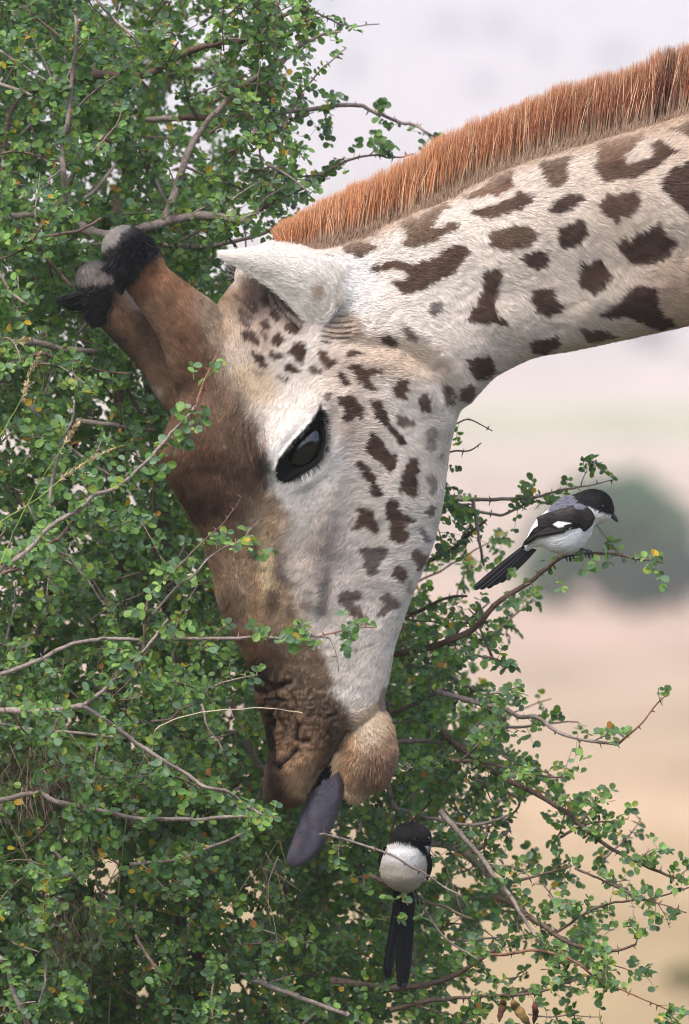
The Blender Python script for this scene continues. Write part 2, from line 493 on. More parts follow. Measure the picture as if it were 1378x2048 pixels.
# ------------------------------------------------------------------ giraffe: coat pattern
A_ = lambda p: zz(640, 380, .26125, p)
B_ = lambda p: zz(980, 300, .28882, p)
C_ = lambda p: zz(480, 560, .24673, p)
D_ = lambda p: zz(640, 760, .23222, p)
E_ = lambda p: zz(560, 1040, .24673, p)
G_ = lambda p: zz(880, 80, .3614, p)          # crop of mane and upper neck
H_ = lambda p: zz(300, 900, .4064, p)         # crop of the nose bridge
N_ = lambda p: zz(440, 1200, .3048, p)        # crop of the muzzle
EY = lambda p: zz(480, 740, .2032, p)         # crop of the eye
ER = lambda p: zz(420, 460, .4064, p)         # crop of the ear
HN = lambda p: zz(0, 400, .4064, p)           # crop of the horns
dk, md, lt, og, gy = lin(90, 64, 51), lin(108, 80, 63), lin(128, 100, 78), lin(148, 110, 80), lin(120, 108, 102)
SPOTS = [
 (A_([(150,445),(290,408),(410,450),(330,515),(270,518),(200,480)]), md, 1),
 (A_([(600,280),(650,230),(740,235),(840,160),(940,128),(965,150),(880,210),(840,270),(850,305),(900,310),(1045,258),(1040,300),(940,355),(880,400),(760,440),(625,438),(655,370),(655,330)]), lt, 1),
 (A_([(370,605),(400,575),(560,562),(700,578),(850,545),(940,490),(1010,430),(1080,430),(1130,490),(1050,560),(1010,640),(850,705),(770,770),(620,790),(550,715),(620,710),(665,670),(650,625),(560,605),(400,628)]), md, 1),
 (A_([(820,905),(850,870),(920,860),(900,930),(870,965),(825,945)]), gy, .9),
 (A_([(1250,620),(1345,600),(1370,680),(1330,780),(1320,900),(1345,970),(1400,1015),(1400,1035),(1320,1005),(1260,1010),(1110,985),(1180,890),(1210,790),(1245,700)]), dk, 1),
 (A_([(615,1070),(650,1060),(715,1140),(700,1170),(630,1110)]), md, .9),
 (A_([(445,1150),(500,1125),(575,1180),(565,1225),(490,1195)]), dk, 1),
 (A_([(180,410),(300,350),(400,335),(390,360),(250,395)]), md, .9),
 (A_([(190,600),(240,600),(260,620),(210,620)]), gy, .5),
 (G_([(160,965),(290,925),(380,890),(420,850),(490,880),(480,920),(340,970),(230,1000)]), md, 1),
 (B_([(370,440),(420,370),(570,318),(615,345),(520,415),(420,450)]), dk, 1),
 (B_([(440,605),(460,545),(560,490),(600,480),(625,520),(650,590),(590,640),(490,680),(455,640)]), dk, 1),
 (B_([(720,370),(780,320),(850,325),(900,300),(980,300),(1000,380),(930,450),(850,495),(770,470)]), md, 1),
 (G_([(258,1080),(330,1050),(460,1040),(515,1085),(450,1150),(340,1165),(262,1130)]), lt*.85, 1),
 (B_([(185,750),(290,705),(370,720),(370,790),(290,830),(235,815)]), dk, 1),
 (B_([(575,870),(600,790),(730,765),(820,865),(770,930),(690,985),(610,930)]), dk, 1),
 (B_([(270,1040),(275,965),(400,960),(430,1040),(485,1095),(380,1150),(310,1110)]), dk, 1),
 (B_([(845,645),(960,600),(1060,560),(1150,510),(1160,580),(1255,645),(1180,740),(1100,780),(1000,785),(940,760)]), dk, 1),
 (B_([(1150,240),(1230,150),(1378,80),(1700,60),(1760,300),(1700,480),(1378,480),(1300,400),(1200,330)]), dk, 1),
 (B_([(720,1120),(830,1090),(900,1010),(970,945),(1110,950),(1110,1060),(1170,1150),(1240,1215),(1100,1240),(1000,1190),(900,1150),(790,1150)]), dk, 1),
 (B_([(255,1330),(440,1290),(450,1350),(380,1405),(280,1415)]), md, 1),
 (B_([(610,1240),(740,1250),(840,1290),(740,1320),(640,1325)]), md, 1),
 (B_([(1335,885),(1378,865),(1480,860),(1480,930),(1378,920)]), dk, 1),
 (G_([(850,590),(930,580),(1100,540),(1040,610),(1000,640),(1000,690),(980,715),(1100,690),(1160,650),(1150,600),(1180,585),(1280,640),(1200,690),(1120,740),(1050,770),(880,800),(830,750),(850,650)]), md, 1),
 (G_([(850,590),(930,580),(1100,540),(1040,610),(1000,660),(960,690),(850,690)]), og, .7),
 (G_([(520,700),(620,680),(705,655),(660,720),(680,790),(610,835),(560,790),(545,730)]), lt, 1),
 (G_([(120,885),(230,830),(290,770),(380,745),(370,800),(395,830),(330,860),(220,880),(160,882)]), og*.9, 1),
 (G_([(290,770),(380,745),(370,800),(310,810)]), dk, .7),
 (G_([(1240,520),(1378,455),(1450,440),(1450,570),(1378,560),(1300,530)]), og*.7, 1),
 (C_([(20,460),(60,440),(110,490),(150,550),(90,535)]), dk, 1),
 (C_([(85,610),(130,615),(210,700),(190,728),(120,685)]), dk, 1),
 (C_([(165,455),(200,470),(222,520),(190,505)]), dk, .9),
 (C_([(255,500),(300,455),(350,500),(320,560),(280,550)]), dk, 1),
 (C_([(385,615),(430,530),(500,555),(525,610),(485,690),(430,650)]), dk, 1),
 (C_([(225,600),(300,620),(345,655),(300,665),(245,645)]), dk, .95),
 (C_([(365,710),(400,698),(480,755),(430,768),(380,745)]), dk, 1),
 (C_([(300,800),(340,800),(380,840),(350,845)]), dk, .8),
 (C_([(555,745),(590,725),(645,765),(595,790)]), md, .95),
 (C_([(620,600),(660,615),(710,660),(765,680),(700,730),(650,670)]), md, 1),
 (C_([(770,800),(800,755),(840,790),(870,850),(820,860)]), dk, 1),
 (C_([(840,600),(890,592),(970,610),(900,632),(850,625)]), dk, 1),
 (C_([(850,700),(920,705),(1010,730),(1140,740),(1100,770),(1030,790),(1010,830),(1080,895),(1060,900),(980,850),(930,800),(900,745)]), md, 1),
 (C_([(785,960),(830,965),(880,950),(930,1000),(990,1085),(960,1135),(900,1110),(860,1165),(825,1120),(850,1080),(800,1020)]), dk, 1),
 (C_([(165,370),(200,355),(250,400),(215,435),(170,410)]), dk, 1),
 (C_([(360,400),(390,375),(440,390),(480,410),(440,445),(390,440)]), dk, 1),
 (C_([(240,300),(270,270),(320,320),(300,370),(260,345)]), dk, 1),
 (C_([(165,180),(200,160),(215,230),(190,250)]), dk, 1),
 (C_([(90,200),(130,195),(140,270),(110,280)]), dk, .9),
 (C_([(680,940),(710,930),(710,965),(690,970)]), dk, .8),
 (C_([(100,765),(180,785),(150,800)]), md, .6),
 (C_([(0,260),(110,340),(90,345),(0,285)]), dk, .8),
 (C_([(0,310),(80,380),(70,400),(0,345)]), dk, .8),
 (C_([(1220,890),(1260,820),(1335,815),(1330,970),(1240,950)]), md, 1),
 (D_([(410,185),(490,200),(540,280),(580,390),(640,430),(730,545),(670,560),(620,480),(560,410),(490,360),(455,270)]), dk, 1),
 (D_([(405,455),(450,475),(520,540),(560,635),(645,640),(620,750),(570,795),(540,725),(460,680),(400,610),(380,570),(420,520)]), dk, 1),
 (D_([(285,705),(330,700),(410,790),(440,860),(515,970),(460,1035),(395,965),(410,910),(360,860),(350,800),(300,750)]), dk, 1),
 (D_([(760,665),(810,670),(830,780),(800,860),(820,960),(770,1000),(720,950),(665,960),(660,880),(710,780)]), md, 1),
 (D_([(555,1070),(590,1020),(630,1050),(650,1130),(740,1180),(795,1220),(700,1240),(700,1290),(745,1330),(700,1410),(650,1425),(590,1360),(575,1240)]), md, 1),
 (D_([(310,1120),(390,1130),(440,1210),(490,1340),(430,1330),(370,1260),(270,1300),(320,1220)]), md, 1),
 (D_([(620,295),(700,310),(780,350),(780,380),(690,385),(630,330)]), md, .9),
 (D_([(840,150),(890,120),(930,190),(950,270),(880,265),(840,200)]), md, .95),
 (D_([(1050,70),(1110,70),(1145,140),(1140,210),(1085,205),(1060,140)]), md, .9),
 (D_([(1200,100),(1270,40),(1310,70),(1300,150),(1250,210),(1200,180)]), md, .95),
 (D_([(900,440),(960,400),(990,440),(970,500),(1000,570),(940,600),(890,570),(930,530)]), gy, .65),
 (D_([(905,820),(960,800),(1005,930),(960,960),(920,890)]), gy, .75),
 (D_([(880,1150),(940,1075),(990,1110),(960,1160),(910,1175)]), gy*.8, .85),
 (D_([(840,1280),(880,1310),(930,1380),(900,1410),(860,1360)]), gy, .8),
 (D_([(1000,640),(1040,620),(1060,665)]), gy, .6),
 (E_([(635,260),(800,230),(870,270),(780,350),(765,430),(720,465),(670,400),(655,320)]), gy*.75, .95),
 (E_([(885,450),(930,380),(990,400),(1005,480),(960,505)]), md*1.1, .95),
 (E_([(1055,290),(1100,255),(1170,320),(1160,380),(1120,400),(1070,340)]), md*1.2, .9),
 (E_([(450,640),(510,590),(640,600),(650,640),(560,680),(640,760),(690,840),(640,850),(580,790),(500,700)]), md, .9),
 (E_([(790,660),(850,625),(930,640),(950,715),(870,740),(790,810),(780,790),(850,710)]), md*1.1, .85),
 (E_([(1000,520),(1040,510),(1060,590),(1040,610)]), gy, .6),
 (E_([(565,1060),(610,1055),(600,1085)]), gy, .7),
 (E_([(720,1010),(750,1010),(735,1035)]), gy, .5),
 (N_([(1040,620),(1110,590),(1100,720),(1040,700)]), md, .6),
 ([(930,720),(977,712),(985,745),(960,760),(938,742)], md, 1),
]
BLACKEYE = EY([(790,340),(830,480),(848,600),(848,720),(820,850),(740,960),(600,1060),(480,1120),(370,1105),(350,1000),(380,880),(500,720),(640,580),(720,480),(760,400)])
BROWN = [(180,560),(300,440),(400,560),(505,572),(492,620),(478,660),(470,700),(478,750),(492,790),(505,830),(522,880),(536,920),(546,960),(556,1000),(590,1040),(575,1090),(578,1140),(596,1190),(612,1240),(632,1290),(655,1340),(672,1385),(704,1425),(706,1455),(696,1484),(682,1518),(656,1556),(626,1620),(540,1650),(480,1600),(470,1400),(400,1230),(380,1080),(280,930),(300,800),(150,640)]

def blend(c, col, a):
    return c * (1 - a[:, None]) + np.asarray(col)[None, :] * a[:, None]

def blob(c, px, py, cx, cy, rx, ry, col, al, ang=0, soft=0.6):
    ca, sa = math.cos(R(ang)), math.sin(R(ang))
    dx, dy = px - cx, py - cy
    u, v = (dx * ca + dy * sa) / rx, (-dx * sa + dy * ca) / ry
    a = al * (1 - sstep(1 - soft, 1 + soft, np.sqrt(u * u + v * v)))
    return blend(c, col, a)

def vor_spots(c, px, py):
    """net pattern for the part of the animal beyond the photograph"""
    cell = 150.0
    gx, gy_ = np.floor(px / cell), np.floor(py / cell)
    d1 = np.full(px.shape, 1e9); d2 = np.full(px.shape, 1e9)
    for i in (-1, 0, 1):
        for j in (-1, 0, 1):
            cx = (gx + i + 0.5 + 0.38 * (2 * _hash(gx + i, gy_ + j, gx * 0, 4) - 1)) * cell
            cy = (gy_ + j + 0.5 + 0.38 * (2 * _hash(gx + i, gy_ + j, gx * 0, 5) - 1)) * cell
            d = np.hypot(px - cx, py - cy)
            d2 = np.minimum(d2, np.maximum(d, d1)); d1 = np.minimum(d1, d)
    a = 1 - sstep(0, 12, 26 - (d2 - d1))
    return blend(c, dk, a * sstep(1500, 1560, px))

def paint(px, py, fine=True):
    px0, py0 = px, py
    n1 = vnoise(px / 60, py / 60, seed=1); n2 = vnoise(px / 14, py / 14, seed=2); n3 = vnoise(px / 5, py / 5, seed=3)
    c = np.repeat(lin(233, 222, 212)[None], len(px), 0)
    head = 1 - sstep(820, 1100, px)
    c = blend(c, lin(238, 230, 223), head * 0.9)
    c = blend(c, lin(214, 190, 168), sstep(980, 1300, px) * (0.35 + 0.25 * n1))
    c = blend(c, lin(206, 170, 138), sstep(1180, 1378, px) * sstep(430, 640, py) * 0.6)
    c = blob(c, px, py, 790, 720, 110, 42, lin(205, 182, 160), .75, 8)
    c = blob(c, px, py, 690, 800, 45, 110, lin(216, 196, 182), .6, -12)
    c = blob(c, px, py, 720, 880, 60, 110, lin(218, 203, 194), .6, 0)
    c = blob(c, px, py, 535, 640, 50, 75, lin(205, 188, 178), .7, 0)
    c = blob(c, px, py, 500, 650, 45, 90, lin(190, 165, 148), .7, 0)
    c = blob(c, px, py, 508, 598, 34, 42, lin(104, 80, 66), .9, 0)
    c = blob(c, px, py, 560, 625, 60, 22, lin(150, 128, 114), .8, 42)  # strip below the ear rim, its shade painted into the coat
    c = blob(c, px, py, 505, 775, 48, 40, lin(214, 192, 160), .8, 20)
    c = blob(c, px, py, 690, 1130, 60, 130, lin(208, 198, 194), .6, 8)
    c = blob(c, px, py, 620, 1080, 50, 90, lin(206, 190, 180), .6, 0)
    c = blob(c, px, py, 640, 1100, 26, 80, lin(165, 150, 144), .4, 6)
    c = blob(c, px, py, 645, 1195, 13, 52, lin(120, 106, 102), .7, 8)
    c = blob(c, px, py, 610, 1205, 14, 22, lin(140, 122, 114), .5, 8)
    c = blob(c, px, py, 655, 1110, 40, 18, lin(150, 140, 136), .45, 8)
    c = blob(c, px, py, 608, 940, 80, 60, lin(232, 230, 230), .8, -20)
    c = blob(c, px, py, 590, 1010, 50, 70, lin(226, 222, 220), .6, 0)
    c = blob(c, px, py, 690, 560, 60, 70, lin(238, 237, 238), .8)
    # brown face
    wx, wy = px + 9 * n1 + 6 * n2, py + 9 * vnoise(px / 60, py / 60, seed=8) + 6 * vnoise(px / 14, py / 14, seed=9)
    d = polydist(wx, wy, BROWN)
    br = np.repeat(lin(134, 97, 74)[None], len(px), 0)
    br = blob(br, px, py, 430, 660, 60, 110, lin(150, 108, 80), .8, -20)
    br = blob(br, px, py, 455, 690, 48, 115, lin(172, 146, 126), .85, -12)
    br = blob(br, px, py, 400, 600, 60, 22, lin(150, 120, 98), .7, 15)
    br = blob(br, px, py, 350, 560, 30, 60, lin(152, 100, 62), .8, -35)
    br = blob(br, px, py, 290, 560, 38, 40, lin(120, 72, 42), .7, -35)
    br = blob(br, px, py, 385, 690, 30, 90, lin(120, 78, 52), .6, -25)
    br = blob(br, px, py, 380, 950, 80, 120, lin(106, 70, 53), .85, -15)
    br = blob(br, px, py, 345, 900, 30, 60, lin(128, 90, 66), .7, -10)
    br = blob(br, px, py, 490, 930, 50, 90, lin(98, 72, 60), .8, 5)
    br = blob(br, px, py, 460, 840, 45, 60, lin(128, 98, 80), .8, 0)
    br = blob(br, px, py, 440, 1040, 55, 60, lin(92, 62, 50), .8, -20)
    br = blob(br, px, py, 545, 1055, 55, 60, lin(178, 150, 130), .85)
    br = blob(br, px, py, 450, 1120, 30, 60, lin(140, 98, 72), .8, -20)
    br = blob(br, px, py, 492, 1190, 52, 110, lin(184, 148, 122), .85, -15)
    br = blob(br, px, py, 540, 1160, 20, 70, lin(232, 206, 178), .95, -12)
    br = blob(br, px, py, 575, 1230, 36, 90, lin(206, 178, 156), .7, -15)
    br = blob(br, px, py, 560, 1270, 40, 30, lin(196, 160, 128), .7, -15)
    br = blob(br, px, py, 470, 1215, 22, 36, lin(104, 76, 62), .6, -15)
    br = blob(br, px, py, 505, 1100, 12, 40, lin(98, 70, 56), .5, -10)
    br = blob(br, px, py, 569, 1152, 18, 26, lin(104, 72, 56), .85, -35)
    br = blob(br, px, py, 545, 1205, 15, 26, lin(108, 74, 54), .85, 10)
    br = blob(br, px, py, 580, 1225, 12, 14, lin(124, 92, 76), .6, 10)
    br = blob(br, px, py, 545, 1330, 60, 55, lin(96, 68, 50), .85, -20)
    br = blob(br, px, py, 500, 1300, 26, 40, lin(140, 98, 66), .7, -20)
    br = blob(br, px, py, 525, 1350, 24, 34, lin(50, 36, 32), .8, -20)
    br = blob(br, px, py, 620, 1370, 60, 80, lin(146, 118, 98), .85, -20)
    br = blob(br, px, py, 545, 1420, 46, 36, lin(104, 76, 58), .8, 0)
    br = blob(br, px, py, 655, 1430, 36, 40, lin(92, 74, 64), .8, 0)
    br = blob(br, px, py, 600, 1460, 60, 50, lin(116, 86, 66), .8, 0)
    br = blob(br, px, py, 650, 1490, 40, 26, lin(112, 84, 62), .7, -40)
    br = blob(br, px, py, 592, 1545, 42, 62, lin(168, 124, 88), .85, 20)
    br = blob(br, px, py, 612, 1565, 14, 44, lin(176, 138, 102), .8, 20)
    br = blob(br, px, py, 552, 1570, 26, 40, lin(38, 25, 20), .9, 0)
    br = blob(br, px, py, 575, 1605, 40, 12, lin(120, 70, 42), .7, 0)
    br = blob(br, px, py, 560, 1490, 8, 34, lin(138, 94, 66), .5, -8)
    br = blob(br, px, py, 541, 1500, 9, 60, lin(24, 18, 18), .9, -4)
    mot = vnoise(px / 22, py / 30, seed=12) * 0.6 + vnoise(px / 9, py / 9, seed=13) * 0.5
    br = br * np.array([1.04, 1.12, 1.06]) * np.clip(1 + 0.34 * mot + .16 * n3, 0.4, 1.7)[:, None]
    soft = 12 + 30 * np.exp(-((py - 730) / 150) ** 2) + 18 * np.exp(-((py - 1080) / 60) ** 2) + 18 * np.exp(-((py - 1200) / 90) ** 2)
    edge_ok = (px < 760)
    c = c * (1 - ((1 - sstep(-soft, soft * 0.7, d)) * edge_ok)[:, None]) + br * ((1 - sstep(-soft, soft * 0.7, d)) * edge_ok)[:, None]
    # chin
    chn = polydist(px + 5 * n2, py + 5 * n2, N_([(740,1040),(790,960),(840,840),(900,720),(1000,660),(1120,720),(1220,850),(1220,1050),(1150,1200),(1000,1320),(880,1400),(800,1340),(730,1150)]))
    cc = np.repeat(lin(214, 184, 150)[None], len(px), 0)
    cc = blob(cc, px, py, 752, 1535, 38, 62, lin(150, 108, 78), .9, 20)
    cc = blob(cc, px, py, 770, 1480, 22, 60, lin(176, 136, 106), .7, 0)
    cc = blob(cc, px, py, 695, 1500, 16, 60, lin(190, 142, 98), .8, -10)
    cc = blob(cc, px, py, 735, 1448, 34, 40, lin(232, 214, 192), .95, 0)
    cc = blob(cc, px, py, 712, 1585, 30, 16, lin(210, 180, 150), .7, 0)
    a = 1 - sstep(-12, 10, chn)
    c = c * (1 - a[:, None]) + cc * a[:, None]
    gap = polydist(px, py, [(666,1508),(638,1550),(609,1600),(606,1625),(640,1640),(700,1625),(690,1560),(676,1520)])
    c = blend(c, lin(14, 10, 10), (1 - sstep(-3, 2, gap)) * sstep(-2, 4, chn))
    # spots with ragged edges
    rag = 1.0
    sx = px + 3.0 * n3 + 3.5 * vnoise(px / 10, py / 10, seed=21); sy = py + 3.0 * vnoise(px / 5, py / 5, seed=22) + 3.5 * vnoise(px / 10, py / 10, seed=23)
    for poly, col, al in SPOTS:
        pa = np.array(poly)
        m = (px > pa[:, 0].min() - 14) & (px < pa[:, 0].max() + 14) & (py > pa[:, 1].min() - 14) & (py < pa[:, 1].max() + 14)
        if not m.any(): continue
        dd = polydist(sx[m], sy[m], poly)
        aa = al * (1 - sstep(-.5, 5.0, dd))
        tone = (1 + 0.22 * vnoise(px[m] / 26, py[m] / 26, seed=31) + 0.10 * n3[m])[:, None]
        c[m] = c[m] * (1 - aa[:, None]) + np.asarray(col)[None] * tone * aa[:, None]
    # ear-base folds
    a = 1 - sstep(-8, 10, polydist(px + 4 * n2, py, ER([(545,500),(600,440),(690,410),(735,470),(740,530),(650,560),(560,545)])))
    c = blend(c, lin(186, 164, 146), a * .85)
    c = blend(c, lin(186, 160, 136), .85 * np.exp(-(np.maximum(0, py - np.interp(px, MBX, MBY)) / 26) ** 2) * (px > 560) * sstep(560, 720, px))
    # eye surround
    m = (px > 470) & (px < 700) & (py > 760) & (py < 1040)
    if m.any():
        dd = polydist(px[m] + 1.5 * n3[m], py[m] + 1.5 * n3[m], BLACKEYE)
        c[m] = blend(c[m], lin(232, 234, 240), .5 * np.exp(-(linedist(px[m], py[m], EY([(700,480),(560,650),(430,800),(330,800)])) / 11) ** 2) * (dd > 0))
        c[m] = blend(c[m], lin(12, 11, 14), .985 * (1 - sstep(-2, 4, dd)))
        c[m] = blend(c[m], lin(50, 44, 44), .8 * np.exp(-(linedist(px[m], py[m], EY([(240,880),(250,1000),(250,1160)])) / 9) ** 2))
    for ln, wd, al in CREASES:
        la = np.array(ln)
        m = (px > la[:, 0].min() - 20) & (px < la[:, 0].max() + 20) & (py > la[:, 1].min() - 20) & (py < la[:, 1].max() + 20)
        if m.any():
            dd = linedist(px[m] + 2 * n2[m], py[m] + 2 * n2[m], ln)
            c[m] = blend(c[m], lin(40, 28, 24), al * np.exp(-(dd / wd) ** 2))  # folds darkened: dark skin plus crease shade put into the colour
    # horns: black tufts with grey worn caps
    m = px < 335
    if m.any():
        x_, y_ = px[m] + 5 * n2[m] + 2 * n3[m], py[m] + 5 * n3[m]
        cm = c[m]
        for poly, col, sf in HORNP:
            cm = blend(cm, np.asarray(col) * 1.0, .96 * (1 - sstep(-sf, sf, polydist(x_, y_, poly))))
        c[m] = cm
    c = vor_spots(c, px, py)
    lum = c.mean(1, keepdims=True); sat = np.where(lum < .35, .80, 1.0); c = (lum + (c - lum) * sat) * np.array([1.03, 1.0, .965])
    return np.clip(c * (1 + 0.05 * n3 + 0.04 * n2)[:, None], 0.003, 0.9)

MBX, MBY = np.array([(566,500),(600,503),(680,482),(750,458),(830,424),(880,398),(952,362),(1025,329),(1097,304),(1187,282),(1278,261),(1378,230),(1560,172),(1900,60)], float).T
HORNP = [
 ([(250,455),(285,440),(330,465),(330,505),(302,528),(282,545),(270,566),(252,590),(225,580),(180,545),(195,515),(225,500)], lin(19,18,21), 7),
 ([(100,600),(145,570),(200,566),(240,562),(236,590),(228,612),(214,640),(188,660),(140,630)], lin(19,18,21), 8),
 ([(180,520),(192,470),(215,440),(248,425),(275,444),(268,460),(250,472),(238,492),(216,512)], lin(152,145,140), 4),
 ([(135,575),(145,535),(172,508),(200,512),(214,536),(236,556),(230,572),(190,570),(160,578)], lin(138,130,124), 4)]
HORNS = [(262, 512, -.60, -.80, 22), (196, 578, -.55, -.83, 22)]
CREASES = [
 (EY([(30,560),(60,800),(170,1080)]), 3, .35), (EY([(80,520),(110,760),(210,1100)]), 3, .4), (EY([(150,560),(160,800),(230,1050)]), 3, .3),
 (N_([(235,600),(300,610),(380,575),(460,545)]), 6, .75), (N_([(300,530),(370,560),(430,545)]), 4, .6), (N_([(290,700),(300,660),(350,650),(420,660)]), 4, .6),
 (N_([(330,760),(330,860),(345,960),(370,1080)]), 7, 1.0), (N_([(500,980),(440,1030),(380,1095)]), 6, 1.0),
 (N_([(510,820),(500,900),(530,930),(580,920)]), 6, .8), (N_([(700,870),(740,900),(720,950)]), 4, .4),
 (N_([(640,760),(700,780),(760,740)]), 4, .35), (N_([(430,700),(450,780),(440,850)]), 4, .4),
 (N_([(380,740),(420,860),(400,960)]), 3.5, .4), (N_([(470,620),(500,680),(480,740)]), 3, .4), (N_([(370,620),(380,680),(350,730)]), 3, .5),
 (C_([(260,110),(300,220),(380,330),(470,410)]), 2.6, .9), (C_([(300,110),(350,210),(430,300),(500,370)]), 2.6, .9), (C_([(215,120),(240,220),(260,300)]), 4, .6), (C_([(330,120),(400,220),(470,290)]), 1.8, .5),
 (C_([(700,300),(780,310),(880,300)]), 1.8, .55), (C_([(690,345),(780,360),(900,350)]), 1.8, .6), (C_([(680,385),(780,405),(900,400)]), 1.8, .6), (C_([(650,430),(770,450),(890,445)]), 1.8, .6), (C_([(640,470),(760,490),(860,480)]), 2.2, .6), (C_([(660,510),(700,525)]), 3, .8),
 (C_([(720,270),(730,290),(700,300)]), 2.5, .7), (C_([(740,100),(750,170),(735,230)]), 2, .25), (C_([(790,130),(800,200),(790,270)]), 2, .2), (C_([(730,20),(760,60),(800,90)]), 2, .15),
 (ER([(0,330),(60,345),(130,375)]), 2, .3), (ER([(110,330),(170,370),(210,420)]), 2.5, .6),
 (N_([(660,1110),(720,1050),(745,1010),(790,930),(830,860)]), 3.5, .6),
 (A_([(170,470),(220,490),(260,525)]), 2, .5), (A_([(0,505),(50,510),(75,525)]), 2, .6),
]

# ------------------------------------------------------------------ giraffe: body surface
hk = [  # Lx Ly Rx Ry halfdepth squareness skew centre
 (546,1612,596,1613,24,1.0,0,0),
 (531,1596,609,1596,50,.9,0,0),
 (527,1573,614,1578,64,.85,0,0),
 (531,1541,630,1545,72,.85,0,0),
 (538,1505,668,1500,74,.85,0,0),
 (534,1474,706,1462,74,.85,.05,0),
 (526,1440,748,1432,76,.85,.05,0),
 (511,1398,764,1405,80,.85,.05,0),
 (504,1355,776,1362,84,.85,.08,0),
 (483,1302,787,1300,88,.85,.10,0),
 (462,1266,802,1252,92,.85,.12,0),
 (438,1210,824,1190,98,.82,.14,0),
 (422,1140,858,1108,106,.80,.16,0),
 (398,1065,878,1040,116,.80,.18,0),
 (350,985,890,960,128,.80,.20,0),
 (318,920,900,890,140,.80,.20,0),
 (337,850,917,828,144,.80,.18,0),
 (372,765,940,805,142,.80,.15,0),
 (398,680,963,780,136,.82,.10,0),
 (438,605,988,755,128,.85,.05,0),
 (490,545,1025,733,122,.88,0,0),
 (560,500,1075,712,118,.92,0,0),
 (640,494,1140,700,116,.95,0,0),
 (750,457,1212,685,118,.95,0,0),
 (880,398,1290,668,124,.95,0,0),
 (1025,329,1380,648,132,.95,0,0),
 (1187,282,1480,622,142,.95,0,0),
 (1378,228,1600,590,154,.95,0,0),
 (1560,170,1740,555,166,.95,0,0)]
body = Soup()
v, f = loft(hk, 240, 72); body.add(v, f)
def pch(rows): return [(*Q(a, b, c), r * K) for a, b, c, r in rows]
v, f = chain(pch([(252,500,-66,47),(262,514,-66,53),(283,541,-64,49),(305,572,-60,46),(345,614,-56,55),(386,662,-48,70),(430,735,-30,84),(485,820,-8,84)]), 60, 36); body.add(v, f)
v, f = chain(pch([(190,562,70,42),(200,578,70,46),(238,630,66,42),(273,667,62,42),(313,707,58,45),(352,757,52,52),(400,815,42,60)]), 50, 36); body.add(v, f)
v, f = chain(pch([(757,1412,0,14),(744,1445,0,42),(735,1478,0,54),(734,1510,0,56),(727,1540,0,53),(718,1562,0,42),(711,1582,0,22)]), 40, 36); body.add(v, f)
v, f = chain(pch([(700,1420,0,40),(672,1500,0,38),(652,1545,0,32),(634,1582,0,20)]), 20, 24); body.add(v, f)
v, f = chain(pch([(520,560,-20,50),(560,540,0,60),(650,590,-60,72),(700,600,-60,60)]), 20, 24); body.add(v, f)   # poll and ear base
me_body = remesh(body, 0.0018, 3)
co = get_co(me_body)
px, py = to_px(co)
co = lap_smooth(me_body, co, np.full(len(co), 1.0), 6)
msk = np.exp(-(((px - 460) / 60) ** 2 + ((py - 790) / 60) ** 2)) + .22 * np.exp(-(((px - 640) / 110) ** 2 + ((py - 590) / 90) ** 2)) + np.exp(-(((px - 420) / 45) ** 2 + ((py - 840) / 50) ** 2))
edge_in = np.clip(np.abs(co[:, 1]) / .03, 0, 1)
co = lap_smooth(me_body, co, np.clip(msk * 1.5, 0, 1) * edge_in, 160)
me_body.vertices.foreach_set('co', co.astype(np.float32).ravel()); me_body.update()
no = get_no(me_body)
px, py = to_px(co)
side = np.clip(np.abs(no[:, 1]) * 1.3, 0, 1)
disp = np.zeros(len(co))
def dline(pts, wd, amp):
    global disp
    disp += amp * np.exp(-(linedist(px, py, pts) / wd) ** 2) * side
def dblob(cx, cy, rx, ry, amp, ang=0):
    global disp
    ca, sa = math.cos(R(ang)), math.sin(R(ang))
    dx, dy = px - cx, py - cy
    u, v_ = (dx * ca + dy * sa) / rx, (-dx * sa + dy * ca) / ry
    disp += amp * np.exp(-(u * u + v_ * v_)) * side
dblob(800, 930, 90, 150, .010, -6)
dblob(560, 770, 60, 50, -.005)
dblob(700, 1080, 50, 110, -.005, 8)
dline([(690,800),(678,900),(662,1000),(640,1100),(622,1200)], 22, .005)
dline([(560,1060),(575,1150),(600,1260)], 26, .004)
dline([(700,690),(800,700),(868,745),(915,815)], 18, -.008)
dline([(680,720),(780,735),(850,785),(885,850)], 26, .005)
dline([(800,640),(880,700),(930,770)], 14, .004)
dline([(760,560),(900,600),(1050,580),(1378,500)], 50, -.006)
dline([(780,480),(1000,450),(1378,380)], 50, .005)
dblob(740, 540, 40, 80, -.004)
# brow and orbit
dline(EY([(820,300),(700,430),(560,560),(420,700),(300,860)]), 26, .010)
dline(EY([(860,400),(900,600),(900,800),(800,980),(620,1120)]), 14, .004)
de = polydist(px, py, BLACKEYE)
disp += -.007 * (1 - sstep(-14, 4, de)) * side
dline(EY([(770,420),(690,530),(590,640),(490,755),(400,860),(350,980)]), 6, .008)
dline(EY([(800,500),(835,620),(838,740),(790,860),(700,935),(570,1010),(450,1085)]), 5, .006)
dline(EY([(520,900),(470,1010),(440,1060)]), 5, .003)
for ln, wd, al in CREASES: dline(ln, wd, (-.0045 if ln[0][1] < 1300 else -.0055) * al)
reg = (1 - sstep(-20, 30, polydist(px, py, N_([(230,480),(560,500),(820,760),(700,960),(420,1080),(300,900)])))) * side
rid = 1 - np.abs(vnoise(px / 8, py / 10, seed=51)); disp += reg * .0026 * (rid - .6)
disp += reg * .0015 * vnoise(px / 5, py / 5, seed=52)
dline(N_([(385,860),(395,950),(375,1040)]), 7, .006)
